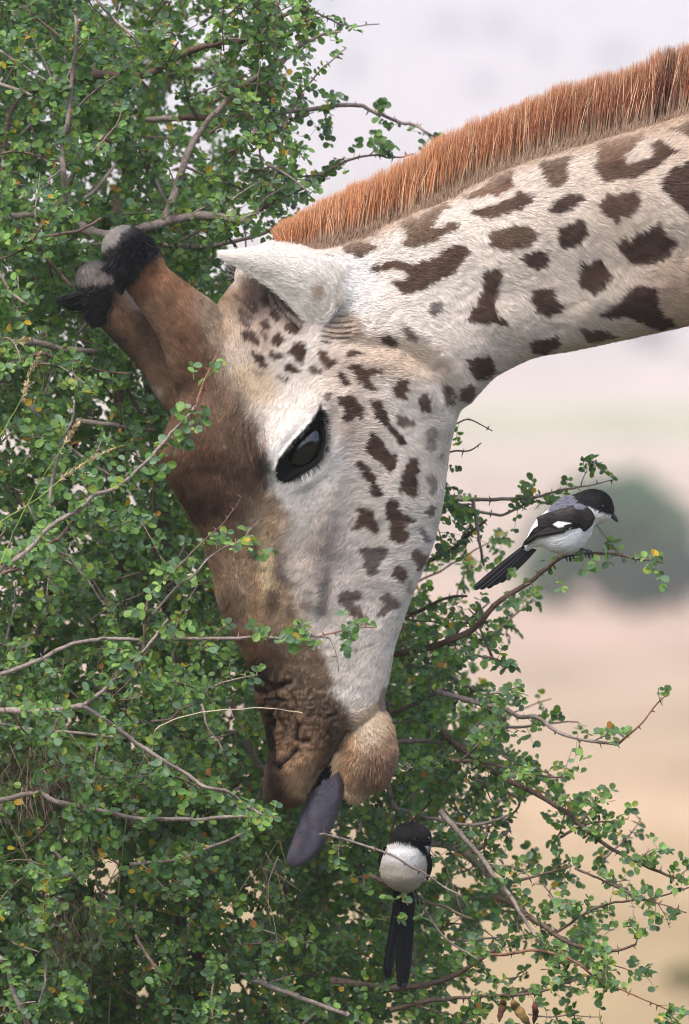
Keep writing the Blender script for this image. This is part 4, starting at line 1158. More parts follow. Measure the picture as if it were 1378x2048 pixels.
# path, depth start, depth end, radius start, radius end (px), leafiness, colour
BR = [
 # in front of the giraffe
 ([(-160,1240),(-60,1180),(0,1140),(73,1085),(94,1059),(138,1030),(163,1016),(189,990),(232,976),(268,947),(301,914),(337,874),(348,860),(381,827),(392,812)], -.30, -.25, 7, 3.2, .8, grey),
 ([(392,812),(403,780),(417,744),(435,707),(443,695)], -.25, -.25, 3.2, 1.2, .35, red),
 ([(289,1250),(294,1219),(301,1190),(341,1150),(366,1124),(403,1085),(428,1063),(457,1034),(483,996)], -.26, -.26, 4, 1.3, .22, brn),
 ([(289,1262),(298,1237),(327,1204),(359,1168),(385,1154),(410,1124),(439,1099),(483,1081),(500,1060),(516,1045)], -.25, -.24, 4, 1.3, .38, grey),
 ([(260,1322),(285,1306),(289,1250)], -.27, -.26, 4.5, 3.5, .3, brn),
 ([(-160,1425),(0,1421),(61,1424),(114,1421),(167,1411)], -.30, -.28, 9, 7.5, .4, grey),
 ([(167,1411),(215,1373),(260,1322),(285,1306),(317,1265),(337,1239)], -.28, -.28, 5.5, 3, .4, grey),
 ([(167,1411),(215,1444),(260,1476),(325,1521),(374,1549),(410,1574),(455,1584),(504,1619),(545,1639)], -.28, -.22, 6.5, 3.5, .55, grey),
 ([(0,1350),(73,1322),(130,1293),(183,1281),(219,1277),(321,1279),(415,1277),(508,1275),(560,1277),(584,1272),(637,1272),(658,1276)], -.26, -.22, 6, 2.6, .33, grey),
 ([(637,1272),(706,1258),(753,1254)], -.22, -.22, 2.2, 1.0, .4, red),
 ([(658,1276),(668,1294),(678,1343)], -.22, -.22, 1.8, 1.0, .0, grey),
 ([(-100,1630),(0,1602),(73,1586),(94,1594),(122,1606),(195,1619),(260,1635),(309,1637),(386,1639),(447,1635),(520,1633)], -.15, -.18, 8, 4, .5, grey),
 ([(-100,1440),(0,1448),(61,1458),(154,1466),(228,1474)], -.2, -.2, 5, 3.5, .5, grey),
 ([(89,1464),(126,1517),(150,1570),(167,1635),(179,1688),(191,1717),(198,1780),(252,1838)], -.2, -.12, 3, 2.5, .35, brn),
 ([(640,1668),(656,1671),(700,1682),(744,1695),(787,1713),(820,1732),(852,1748),(885,1772),(918,1791),(935,1813)], -.10, -.06, 3, 1.6, .08, grey),
 # left, level with the head and behind it
 ([(130,406),(130,366),(124,305),(135,244),(142,178),(150,112),(152,51),(150,20)], 0, -.05, 6.5, 3, .35, grey),
 ([(-60,450),(41,432),(112,417),(178,391),(230,330)], .05, .1, 9, 3, .5, grey),
 ([(100,420),(205,470),(305,452),(356,437),(417,432),(488,442)], .2, .12, 12, 7, .6, grey),
 ([(330,440),(351,386),(363,345),(381,295),(411,249),(452,203),(488,168),(549,132),(594,97),(640,71),(681,63)], .15, .2, 9, 2.2, .7, grey),
 ([(60,180),(180,150),(285,152),(366,107),(437,86),(478,81),(538,46),(584,23),(640,-30)], .2, .2, 10, 3, .8, brn),
 ([(600,8),(655,36),(700,51),(760,48)], .2, .22, 2.6, 1.2, .5, grey),
 ([(290,240),(430,234),(540,226),(633,217),(710,209),(752,225),(800,246),(825,249),(866,273),(900,290)], .3, .34, 6, 2.4, .65, grey),
 ([(488,452),(518,417),(544,376),(559,315),(569,254),(594,203),(630,152),(691,97)], .15, .2, 4.5, 1.4, .7, grey),
 ([(500,430),(560,400),(621,370),(649,348),(694,321),(751,311),(783,316),(828,308)], .25, .3, 4, 1.4, .7, brn),
 ([(500,340),(560,345),(600,352),(650,350)], .25, .25, 3, 2, .4, brn),
 ([(150,492),(240,488),(315,490),(406,493),(493,477),(560,455)], .22, .2, 6, 3.5, .5, grey),
 ([(356,234),(432,236),(508,231),(570,228)], .25, .28, 7, 4, .7, brn),
 ([(-60,500),(0,488),(76,475),(152,462),(203,437)], -.1, -.08, 5, 2.5, .5, brn),
 ([(61,477),(89,514),(118,546),(146,575)], -.1, -.05, 5, 3.5, .4, brn),
 ([(-40,500),(0,550),(24,587),(51,605)], -.15, -.15, 5, 3, .4, grey),
 ([(0,690),(69,684),(122,697),(195,703)], .05, .1, 8, 5, .5, grey),
 ([(44,798),(73,827),(98,863),(131,889),(181,925),(232,961)], -.05, .0, 5, 3, .5, grey),
 ([(98,1027),(105,961),(116,910),(127,874),(145,838),(149,809)], -.15, -.15, 5.5, 2.5, .35, grey),
 ([(247,765),(268,802),(290,838),(308,860)], .1, .1, 4.5, 3.5, .4, brn),
 ([(150,840),(218,849),(268,856),(312,861)], .1, .1, 5.5, 3.5, .5, grey),
 ([(-80,1190),(11,1146),(58,1128),(94,1092),(127,1066),(167,1012),(189,990)], -.2, -.24, 6.5, 3, .6, brn),
 ([(30,1100),(91,1106),(134,1110),(156,1139),(181,1168),(200,1197),(221,1217)], -.2, -.2, 5.5, 1.2, .15, grey),
 ([(0,735),(83,707),(120,725),(156,725),(203,742),(261,747)], -.05, .0, 4, 2, .5, brn),
 ([(-30,580),(-10,490),(20,230),(95,165),(97,163)], .1, .1, 5, 2, .5, brn),
 ([(0,102),(40,128),(96,163)], -.12, -.12, 3, 2, .3, grey),
 ([(-20,160),(30,178),(65,190)], -.12, -.12, 4, 2.5, .4, grey),
 ([(192,0),(230,40),(262,70),(280,98)], -.1, -.1, 3.5, 1.5, .35, grey),
 ([(0,1612),(61,1586),(106,1578),(142,1545),(171,1517),(211,1484),(240,1450)], .05, .15, 13, 7, .4, brn),
 ([(460,1400),(471,1428),(492,1468),(508,1513),(528,1549)], .15, .2, 5, 7, .3, grey),
 ([(195,1513),(228,1525),(248,1535)], -.05, -.05, 5, 2.5, .3, grey),
 ([(285,1509),(317,1545),(366,1558),(402,1578)], -.26, -.26, 3, 1.4, .4, brn),
 ([(301,1442),(337,1440),(358,1423),(384,1411)], -.15, -.15, 4, 2, .2, brn),
 ([(260,1730),(315,1724),(360,1719),(391,1706),(445,1685),(486,1667)], -.1, -.1, 4, 2.5, .5, grey),
 ([(540,1720),(558,1757),(585,1802),(612,1843)], .2, .25, 6, 4, .4, brn),
 ([(480,1945),(517,1960),(558,1978),(598,1991)], .05, .05, 3, 5, .4, grey),
 ([(-30,1890),(0,1915),(18,1946),(27,1987),(50,2032),(60,2090)], -.2, -.2, 5, 7, .3, grey),
 ([(270,1870),(297,1915),(337,1969)], -.15, -.15, 4, 5, .3, brn),
 ([(103,1694),(144,1744),(171,1771)], -.1, -.1, 4, 3, .4, grey),
 ([(0,1610),(30,1665),(55,1720),(75,1750)], -.3, -.3, 2, 1.5, .1, brn),
 # right of the head
 ([(740,1270),(809,1234),(850,1217),(890,1196),(935,1192)], .2, .15, 5.5, 2.5, .5, brn),
 ([(700,1450),(773,1427),(827,1409),(881,1380),(905,1385),(906,1400)], .18, .16, 5.5, 2, .6, brn),
 ([(780,1310),(863,1293),(908,1277),(948,1257),(984,1217),(1011,1194),(1056,1167),(1083,1145),(1115,1119),(1140,1110),(1180,1107),(1241,1110),(1270,1117),(1296,1119),(1328,1126)], .15, .0, 7.5, 1.6, .42, brn),
 ([(780,990),(880,997),(945,999),(1017,998),(1068,996),(1115,981),(1162,974),(1231,958)], .25, .12, 5.5, 1.3, .75, grey),
 ([(945,1002),(954,1045),(961,1088),(967,1131)], .14, .14, 4, 2.5, .5, grey),
 ([(780,1000),(880,1008),(909,1016),(950,1022),(1003,1030),(1043,1012),(1079,1001)], .25, .18, 5, 2, .7, grey),
 ([(780,1150),(880,1111),(913,1092),(938,1068),(975,1040)], .22, .15, 6, 2.5, .7, brn),
 ([(850,915),(904,903),(936,901),(963,885)], .15, .12, 2.6, 1.2, .1, brn),
 ([(850,860),(905,850),(940,838),(985,862)], .2, .18, 2.4, 1.2, .5, brn),
 ([(870,1380),(966,1409),(998,1412),(1038,1432),(1074,1436),(1114,1463),(1177,1481),(1235,1488)], .12, .04, 6, 2.8, .6, grey),
 ([(1235,1488),(1280,1450),(1312,1409),(1334,1389)], .04, .02, 2.8, 1.2, .04, red),
 ([(720,1490),(796,1483),(872,1483),(939,1490),(1000,1500)], .2, .15, 5.5, 3, .7, grey),
 ([(880,1460),(975,1535),(1011,1557),(1074,1589),(1142,1631),(1189,1673),(1255,1714),(1320,1744),(1360,1758),(1420,1770)], .15, .05, 7, 2, .75, brn),
 ([(900,1520),(984,1528),(1047,1548),(1123,1555)], .1, .08, 4, 1.6, .5, brn),
 ([(768,1540),(789,1610),(810,1622),(863,1637),(946,1649),(1017,1631)], .15, .12, 6, 2.5, .5, grey),
 ([(800,1680),(881,1688),(940,1702),(976,1685),(1017,1661)], .22, .18, 9, 3.5, .5, grey),
 ([(928,1702),(976,1750),(1010,1790)], .2, .2, 8, 5, .4, grey),
 ([(880,1620),(910,1655),(952,1702),(987,1750),(1023,1797),(1053,1845),(1082,1886)], .1, .05, 6.5, 3, .4, grey),
 ([(990,1790),(1035,1815),(1094,1857),(1154,1892),(1225,1901),(1272,1889)], .08, .05, 6.5, 2.5, .8, brn),
 ([(1100,1870),(1136,1851),(1183,1818),(1243,1803),(1302,1797),(1378,1774)], .1, .1, 3.5, 1.5, .6, brn),
 ([(1150,1735),(1195,1756),(1255,1786),(1308,1803),(1373,1827)], .08, .05, 3, 1.2, .6, brn),
 ([(500,1960),(560,1981),(649,2014),(702,2035),(738,2060)], .02, .02, 5, 4, .6, grey),
 ([(660,1960),(756,1975),(809,1975),(875,1964),(928,1940),(990,1900)], .12, .1, 8, 4, .6, brn),
 ([(780,2020),(857,2002),(964,1993),(1064,1987),(1154,1958)], .08, .05, 5, 2, .65, brn),
 ([(930,1905),(999,1910),(1065,1901),(1142,1919),(1201,1964),(1249,1981),(1349,2026)], .06, .03, 4, 1.3, .55, red),
 ([(1020,1765),(1059,1756),(1142,1732)], .12, .1, 4, 2, .6, brn),
 ([(740,1750),(787,1776),(804,1785),(820,1789),(839,1798),(861,1807),(885,1810),(913,1826),(950,1841)], .03, .03, 4.5, 2.5, .35, brn),
 ([(839,1803),(861,1835),(889,1874),(918,1896),(957,1920)], .03, .02, 3, 1.5, .6, grey),
 ([(950,1560),(990,1575),(1040,1600),(1010,1640),(960,1660)], .18, .18, 3.5, 2, .4, grey),
 ([(820,1330),(880,1340),(930,1370),(990,1400)], .2, .18, 5, 3, .7, grey),
]
rgb = np.random.default_rng(17)
SPR = []          # sprigs: origin, direction, length, pairs, front flag
TW = Soup()
def path3(p2, y0, y1, n):
    q = crom(p2, n)
    yv = np.linspace(y0, y1, n) + .012 * vnoise(np.arange(n) / 5, np.arange(n) * 0 + p2[0][0], seed=2)
    wob = 1.6
    qx = q[:, 0] + wob * vnoise(np.arange(n) / 2.5, q[:, 1] / 40, seed=4); qy = q[:, 1] + wob * vnoise(np.arange(n) / 2.5, q[:, 0] / 40, seed=6)
    s = K * (DIST + yv) / DIST
    return np.stack([(qx - 689) * s, yv, ZC + (1024 - qy) * s], -1)
def tube(sp, p, r, col, ns=6):
    d = np.gradient(p, axis=0); d /= np.linalg.norm(d, axis=1, keepdims=True) + 1e-12
    v, f = tube_rings(p, r, d, ns); sp.add(v, f, col)
def thorns(sp, p, r, every, col, rg, L=(.004, .008)):
    seg = np.linalg.norm(np.diff(p, axis=0), axis=1); s = np.concatenate([[0], np.cumsum(seg)])
    a = rg.uniform(0, every)
    while a < s[-1]:
        i = min(np.searchsorted(s, a), len(p) - 1)
        d = p[min(i + 1, len(p) - 1)] - p[max(i - 1, 0)]; d /= np.linalg.norm(d) + 1e-9
        for q in range(2):
            n_ = np.cross(d, rg.normal(size=3)); n_ /= np.linalg.norm(n_) + 1e-9
            ln = rg.uniform(*L); t = p[i] + n_ * (r[i] + ln) + d * rg.uniform(-.3, .3) * ln
            b1 = np.cross(n_, d) * .0008; b2 = d * .0012
            sp.add(np.array([p[i] + n_ * r[i] * .6 + b1, p[i] + n_ * r[i] * .6 - b1 * .5 + b2, p[i] + n_ * r[i] * .6 - b1 * .5 - b2, t]), [np.array([(0, 1, 3), (1, 2, 3), (2, 0, 3)])], col)
        a += rg.uniform(.6, 1.5) * every
def sprigs_on(p, spacing, rg, front, scale=1.0):
    seg = np.linalg.norm(np.diff(p, axis=0), axis=1); s = np.concatenate([[0], np.cumsum(seg)])
    a = rg.uniform(0, spacing)
    while a < s[-1]:
        i = min(np.searchsorted(s, a), len(p) - 1)
        for q in range(rg.integers(1, 4)):
            d = rg.normal(size=3); d[2] += .1
            d /= np.linalg.norm(d)
            SPR.append((*p[i], *d, rg.uniform(.012, .030) * scale, rg.integers(2, 5), front))
        a += rg.uniform(.5, 1.6) * spacing
def twig(p0, d0, L, r0, rg, front, leaf=1.0, col=None, soup=None, sub=True):
    n_ = 9
    d = d0 / np.linalg.norm(d0); pts_ = [p0]
    bend = rg.normal(0, .12, 3)
    for i in range(n_ - 1):
        d = d + bend * .5 + rg.normal(0, .13, 3); d /= np.linalg.norm(d)
        pts_.append(pts_[-1] + d * L / (n_ - 1))
    p = np.array(pts_); r = np.linspace(r0, r0 * .4, n_)
    col = (grey * rg.uniform(.7, 1.0) if rg.random() < .5 else brn * rg.uniform(.8, 1.2)) if col is None else col
    tube(TW if soup is None else soup, p, r, col, 4)
    if rg.random() < .35: thorns(TW if soup is None else soup, p, r, .02, col * .8, rg)
    if leaf > 0: sprigs_on(p, .015 / leaf, rg, front)
    return p
branch_paths = []
for (p2, y0, y1, r0, r1, leaf, col) in BR:
    if p2[-1][0] > 880: leaf *= .72
    elif y0 < -.12: r0, r1, leaf = r0 * .74, r1 * .85, leaf * 1.25
    L2 = sum(math.dist(a, b_) for a, b_ in zip(p2[:-1], p2[1:]))
    n = max(8, int(L2 / 8))
    p = path3(p2, y0, y1, n)
    r = (np.linspace(r0, r1, n) * (1 + .10 * vnoise(np.arange(n) / 1.5, np.zeros(n) + r0, seed=11))) * K
    sp = Soup()
    cvar = (np.asarray(col)[None] * (1 + .18 * vnoise(np.arange(n) / 4, np.zeros(n) + L2, seed=12))[:, None]) * .8
    d = np.gradient(p, axis=0); d /= np.linalg.norm(d, axis=1, keepdims=True) + 1e-12
    v, f = tube_rings(p, r, d, 9)
    sp.add(v, f, np.vstack([np.repeat(cvar, 9, 0), cvar[:1], cvar[-1:]]))
    thorns(sp, p, r, .022, np.asarray(col) * .6, rgb)
    obj('branch', sp.mesh('branch'), M_bark, bush)
    branch_paths.append((p, r, leaf, y0))
    front = 1 if y0 < -.12 else 0
    if leaf > 0:
        sprigs_on(p, .024 / leaf, rgb, front)
        if not (front and p[:, 0].max() > P(390, 0)[0]):
            step = .055 / max(leaf, .2)
            s = np.concatenate([[0], np.cumsum(np.linalg.norm(np.diff(p, axis=0), axis=1))])
            a = rgb.uniform(0, step)
            while a < s[-1]:
                i = min(np.searchsorted(s, a), n - 1)
                dd = d[i] * .5 + rgb.normal(0, .6, 3); dd[1] *= .8
                twig(p[i], dd, rgb.uniform(.025, .07), r[i] * .35 + .0004, rgb, front, .9)
                a += rgb.uniform(.5, 1.5) * step

# inner mass: whole limbs rising from the ground, then many small leafy twigs
DENSE = [(-420,-320),(230,-320),(300,0),(380,120),(470,300),(490,480),(480,640),(600,1000),(770,1120),(870,1200),(925,1330),(945,1450),(950,1600),(900,1700),(860,1850),(830,2060),(900,2500),(-420,2500)]
SPARSE = [(400,-200),(600,-200),(600,40),(560,200),(570,330),(560,430),(500,480),(470,300)]
SPARSE2 = [(860,1080),(960,1150),(990,1250),(1000,1360),(1060,1440),(1160,1500),(1100,1600),(1230,1720),(1330,1780),(1290,1900),(1190,1990),(1080,2100),(1000,2300),(800,2300),(850,1500)]
def sample_poly(poly, n, rg):
    pa = np.array(poly, float); lo, hi = pa.min(0), pa.max(0); out = np.zeros((0, 2))
    while len(out) < n:
        q = rg.uniform(lo, hi, (n * 2, 2)); q = q[polydist(q[:, 0], q[:, 1], poly) < 0]; out = np.vstack([out, q])
    return out[:n]
core = np.array([-.25, .6, 0.0])
for i in range(13):                       # main stems from the root crown
    a = rgb.uniform(-1.2, 1.2)
    ty_ = rgb.uniform(200, 1900)
    top = P(rgb.uniform(-300, 330 if ty_ < 1200 else 750), ty_, rgb.uniform(.35, 1.0))
    mid = (core + top) / 2 + np.array([0, 0, .25]) + rgb.normal(0, .08, 3)
    p = crom([core + rgb.normal(0, .05, 3) * [1, 1, 0] + [0, 0, -.05], core * .7 + top * .3 + [0, 0, .1], mid, top], 30)
    sp = Soup(); tube(sp, p, np.linspace(.022, .006, 30), brn * .7, 9)
    obj('branch', sp.mesh('stem'), M_bark, bush)
def mass(poly, n, y0, y1, Lr, rg, leaf=1.0):
    q = sample_poly(poly, n, rg)
    for x, y in q:
        dep = rg.uniform(y0, y1)
        p0 = P(x, y, dep)
        out = (p0 - (core + [0, .2, 1.9])); out[1] *= .5
        out = out / (np.linalg.norm(out) + 1e-6)
        dd = out * .7 + rg.normal(0, .6, 3)
        twig(p0, dd, rg.uniform(*Lr), rg.uniform(.0009, .0024), rg, 0, leaf)
mass(DENSE, 1050, .14, .75, (.06, .16), rgb)
mass([(-420,-320),(250,-320),(250,300),(100,430),(60,700),(200,900),(330,1050),(400,1250),(480,1650),(480,2500),(-420,2500)], 420, -.12, .14, (.05, .13), rgb)
mass([(-420,1400),(480,1500),(640,1650),(860,1800),(800,2500),(-420,2500)], 420, .1, .6, (.06, .15), rgb)
mass([(230,-200),(420,-200),(560,60),(560,240),(470,300),(380,120),(300,0)], 50, .1, .5, (.05,.12), rgb, .7)
for q_ in range(80):
    q0_ = sample_poly(DENSE, 1, rgb)[0]
    p0 = P(*q0_, rgb.uniform(.16, .5) if q0_[0] > 60 else rgb.uniform(-.1, .5)); dd_ = rgb.normal(0, 1, 3) * [1, .2, 1] + np.array([.8, 0, .2])
    twig(p0, dd_, rgb.uniform(.06, .16), rgb.uniform(.001, .0024), rgb, 0, 0, col=grey * rgb.uniform(.6, 1))
mass([(-420,-320),(230,-320),(330,100),(420,450),(470,700),(600,1100),(820,1250),(840,2500),(-420,2500)], 900, .5, 1.1, (.08,.18), rgb, 1.15)
mass(SPARSE, 40, .1, .5, (.05, .12), rgb, .8)
mass(SPARSE2, 50, .06, .45, (.05, .12), rgb, .8)
# bulk of the bush below and left of the frame, looser
mass([(-900,-200),(-420,-300),(-420,2500),(900,2500),(1000,3900),(-900,3900)], 420, -.1, 1.2, (.10, .25), rgb, .6)

for (x, y) in [(375,802),(415,820),(385,758),(430,745),(380,880),(365,868),(345,905),(480,1078),(500,1092),(520,1112),(532,1100),(590,1250),(625,1250),(572,1256),(560,1290),(590,1292),(605,1306),(680,1302),(665,1252),(690,1246),(440,1100),(395,830),
               (440,1268),(530,1280),(300,925),(270,950),(340,1150),(360,1170),(520,1640),(500,1620),(545,1625),(560,1640),(790,1800),(815,1815),(800,1830),(830,1835),(1290,1125),(1310,1130),(1300,1120),(1205,1120),(1220,1125),(1150,1130),(1165,1135),(1105,1150),(1000,1130)]:
    for q in range(1):
        d_ = rgb.normal(size=3); d_[1] -= .3; d_[2] -= .3; d_ /= np.linalg.norm(d_)
        dep_ = -.25 if x < 720 else (-.03 if x < 900 else .0)
        SPR.append((*(P(x, y, dep_) + rgb.normal(0, .003, 3)), *d_, rgb.uniform(.012, .024), rgb.integers(2, 4), 1))
S = np.array(SPR)
o0, sd_, sl, npair, fr = S[:, :3], S[:, 3:6], S[:, 6], S[:, 7].astype(int), S[:, 8]
LB, LD, LN, LL_, LF = [], [], [], [], []
rs = np.random.default_rng(23)
for k_ in range(1, 6):
    m = npair >= k_ if k_ < 5 else np.ones(len(S), bool)
    cnt = m.sum()
    for sgn in ((-1, 1) if k_ < 5 else (0,)):
        t = np.where(npair[m] > 0, (k_ / (npair[m] + .0)) if k_ < 5 else 1.0, 1.0)
        base = o0[m] + sd_[m] * (sl[m] * np.minimum(t, 1))[:, None] + np.array([0, 0, -1]) * (sl[m] * .12 * t ** 2)[:, None]
        ref = np.cross(sd_[m], np.array([.2, -.75, .55])); ref /= np.linalg.norm(ref, axis=1, keepdims=True) + 1e-9
        dirr = (ref * sgn * .9 + sd_[m] * .5 + rs.normal(0, .28, (cnt, 3))) if sgn else (sd_[m] + rs.normal(0, .2, (cnt, 3)))
        nrm = np.cross(ref, sd_[m]); nrm *= np.where((nrm @ np.array([.1, -.7, .7]))[:, None] < 0, -1, 1)
        nrm = nrm + rs.normal(0, .45, (cnt, 3)) + np.array([0, -.15, .25])
        keep = rs.random(cnt) < (.86 if k_ < 5 else .4)
        LB.append(base[keep]); LD.append(dirr[keep]); LN.append(nrm[keep])
        LL_.append(((.0042 + .0078 * rs.random(cnt) ** .8) * (1 + .12 * fr[m]))[keep]); LF.append(fr[m][keep])
LB, LD, LN, LL_, LF = map(lambda a: np.concatenate(a), (LB, LD, LN, LL_, LF))
zx = LB[:, 0] / (K * (DIST + LB[:, 1]) / DIST) + 689; zy = 1024 - (LB[:, 2] - ZC) / (K * (DIST + LB[:, 1]) / DIST)
CLEAR = [([(115,600),(140,530),(200,440),(300,440),(330,520),(470,570),(560,800),(560,1200),(480,1290),(400,1060),(310,930),(340,830),(180,650)], .12),
         ([(120,600),(145,520),(205,430),(310,440),(340,540),(420,580),(430,700),(330,800),(180,650)], .12),
         ([(930,1190),(1060,1060),(1060,980),(1180,960),(1245,1030),(1210,1080),(1120,1095),(1000,1185)], .06),
         ([(755,1770),(750,1680),(800,1640),(870,1660),(870,1760),(830,1795),(840,1990),(760,1990)], .05),
         ([(570,1720),(600,1600),(660,1510),(700,1600),(660,1700),(600,1745)], .10),
         ([(530,1640),(500,1400),(700,1400),(800,1440),(790,1560),(720,1610),(600,1630)], .10)]
kp = np.ones(len(LB), bool)
for (pl, dm) in CLEAR:
    dmin = -.20
    kp &= ~((polydist(zx, zy, pl) < 4) & (LB[:, 1] < dm) & (LF < .5))
LB, LD, LN, LL_, LF = LB[kp], LD[kp], LN[kp], LL_[kp], LF[kp]
nL = len(LB)
print('leaves', nL, 'sprigs', len(S))
hsh = rs.random(nL)
clumpn = vnoise(LB[:, 0] * 14, LB[:, 2] * 14, LB[:, 1] * 14, seed=33)
cA, cB, cC = np.array([.110, .225, .060]), np.array([.22, .37, .085]), np.array([.130, .225, .120])
wA = np.clip(.5 + .6 * clumpn + rs.normal(0, .25, nL), 0, 1)[:, None]
lc = cA * (1 - wA) + cB * wA
isC = (rs.random(nL) < .38)[:, None]; lc = np.where(isC, cC[None], lc)
lc = lc * rs.uniform(.5, 1.25, (nL, 1))
yel = rs.random(nL)
lc[yel < .012] = [.55, .36, .03]; lc[(yel > .012) & (yel < .018)] = [.50, .22, .05]; lc[(yel > .018) & (yel < .05)] = [.26, .34, .05]
# rachises
RP = np.stack([o0, o0 + sd_ * sl[:, None] * .5 + [0, 0, -.0006], o0 + sd_ * sl[:, None] + np.array([0, 0, -1]) * (sl * .12)[:, None]], 1)
a_ = np.cross(sd_, [0, .3, 1.]); a_ /= np.linalg.norm(a_, axis=1, keepdims=True) + 1e-9; b2_ = np.cross(sd_, a_)
th = np.array([0, 2.1, 4.2])
Vr = RP[:, :, None] + .0005 * np.array([1, .8, .5])[None, :, None, None] * (np.cos(th)[None, None, :, None] * a_[:, None, None] + np.sin(th)[None, None, :, None] * b2_[:, None, None])
nS = len(S); oo = np.arange(nS)[:, None] * 9
Fr = np.vstack([oo + np.array(q) for q in [(0,1,4,3),(1,2,5,4),(2,0,3,5),(3,4,7,6),(4,5,8,7),(5,3,6,8)]])
mr_ = mesh_np('stalks', Vr.reshape(-1, 3), [Fr]); set_col(mr_, np.repeat(np.where(rs.random((nS, 1)) < .3, [[.30, .14, .08]], [[.20, .26, .07]]), 9, 0))
o = obj('leaf_stalks', mr_, M_bark, bush); o['kind'] = 'stuff'
# the 300 leaves that show largest and clearest become parts of their own
spx = LB[:, 0] / (K * (DIST + LB[:, 1]) / DIST) + 689; spy = 1024 - (LB[:, 2] - ZC) / (K * (DIST + LB[:, 1]) / DIST)
inside = (spx > 8) & (spx < 1370) & (spy > 8) & (spy < 2040)
nn_ = LN / np.linalg.norm(LN, axis=1, keepdims=True)
score = LL_ * (.4 + .6 * np.abs(nn_[:, 1])) * (1 - .8 * LB[:, 1]) * inside * (LB[:, 1] < -.1)
big = np.argsort(-score)[:300]
rest = np.ones(nL, bool); rest[big] = False
obj('foliage', leaves_mesh('foliage', LB[rest], LD[rest], LN[rest], LL_[rest], LL_[rest] * rs.uniform(.72, .95, rest.sum()), lc[rest], rs.uniform(.2, 1.8, rest.sum())), M_leaf, bush)['kind'] = 'stuff'
variants = []
for vi in range(8):
    base_c = [cA, cB, cC, cA * 1.25, cB * .85, cC * 1.2, np.array([.26, .34, .05]), np.array([.5, .30, .04])][vi]
    Vv = LT * [1, .82, 1]; Vv = Vv.copy(); Vv[:, 2] = LT[:, 2] * rs.uniform(.5, 1.6) - .1 * LT[:, 0] ** 2
    m_ = mesh_np('single_leaf', Vv, [np.array([(0, 1, 2, 3, 4), (0, 4, 5, 6, 7)])], smooth=False)
    set_col(m_, np.repeat(base_c[None], 8, 0)); m_.materials.append(M_leaf); variants.append(m_)
from mathutils import Matrix
for i in big:
    d = LD[i] / np.linalg.norm(LD[i]); sd2 = np.cross(LN[i], d); sd2 /= np.linalg.norm(sd2); n2_ = np.cross(d, sd2)
    vi = int(rs.choice(8, p=[.2, .2, .2, .12, .1, .14, .03, .01]))
    o = bpy.data.objects.new('leaf', variants[vi])
    scene.collection.objects.link(o); o.parent = bush
    Mx = Matrix(((d[0] * LL_[i], sd2[0] * LL_[i], n2_[0] * LL_[i], LB[i, 0]), (d[1] * LL_[i], sd2[1] * LL_[i], n2_[1] * LL_[i], LB[i, 1]), (d[2] * LL_[i], sd2[2] * LL_[i], n2_[2] * LL_[i], LB[i, 2]), (0, 0, 0, 1)))
    o.matrix_parent_inverse = bush.matrix_basis.inverted()
    o.matrix_basis = Mx
obj('twigs', TW.mesh('twigs'), M_bark, bush)['kind'] = 'stuff'
# dry seed pods
for pts2, r_, c_ in [([(1004,2000),(1006,2010),(1002,2025),(999,2045)], 8, lin(84, 56, 40)), ([(1025,2003),(1032,2015),(1046,2032),(1062,2052)], 11, lin(132, 108, 62)), ([(1070,2004),(1070,2015),(1071,2030),(1068,2048)], 7, lin(96, 56, 46))]:
    p = path3(pts2, .02, .02, 16); t = np.linspace(0, 1, 16)
    r = r_ * K * (np.sin(np.pi * np.clip(t * .9 + .08, 0, 1)) ** .6) * (1 + .12 * np.sin(t * 26)) * .9
    d = np.gradient(p, axis=0); d /= np.linalg.norm(d, axis=1, keepdims=True)
    v, f = tube_rings(p, r, d, 10)
    mid = np.vstack([np.repeat(p, 10, 0), p[:1], p[-1:]]); v = mid + (v - mid) * [1, .4, 1]
    sp = Soup(); sp.add(v, f, c_ * .9); tube(sp, path3([pts2[0], (pts2[0][0] - 6, 1996), (pts2[0][0] - 10, 1988)], .02, .05, 6), np.full(6, .0006), brn, 4)
    obj('seed_pod', sp.mesh('seed_pod'), M_bark, bush)

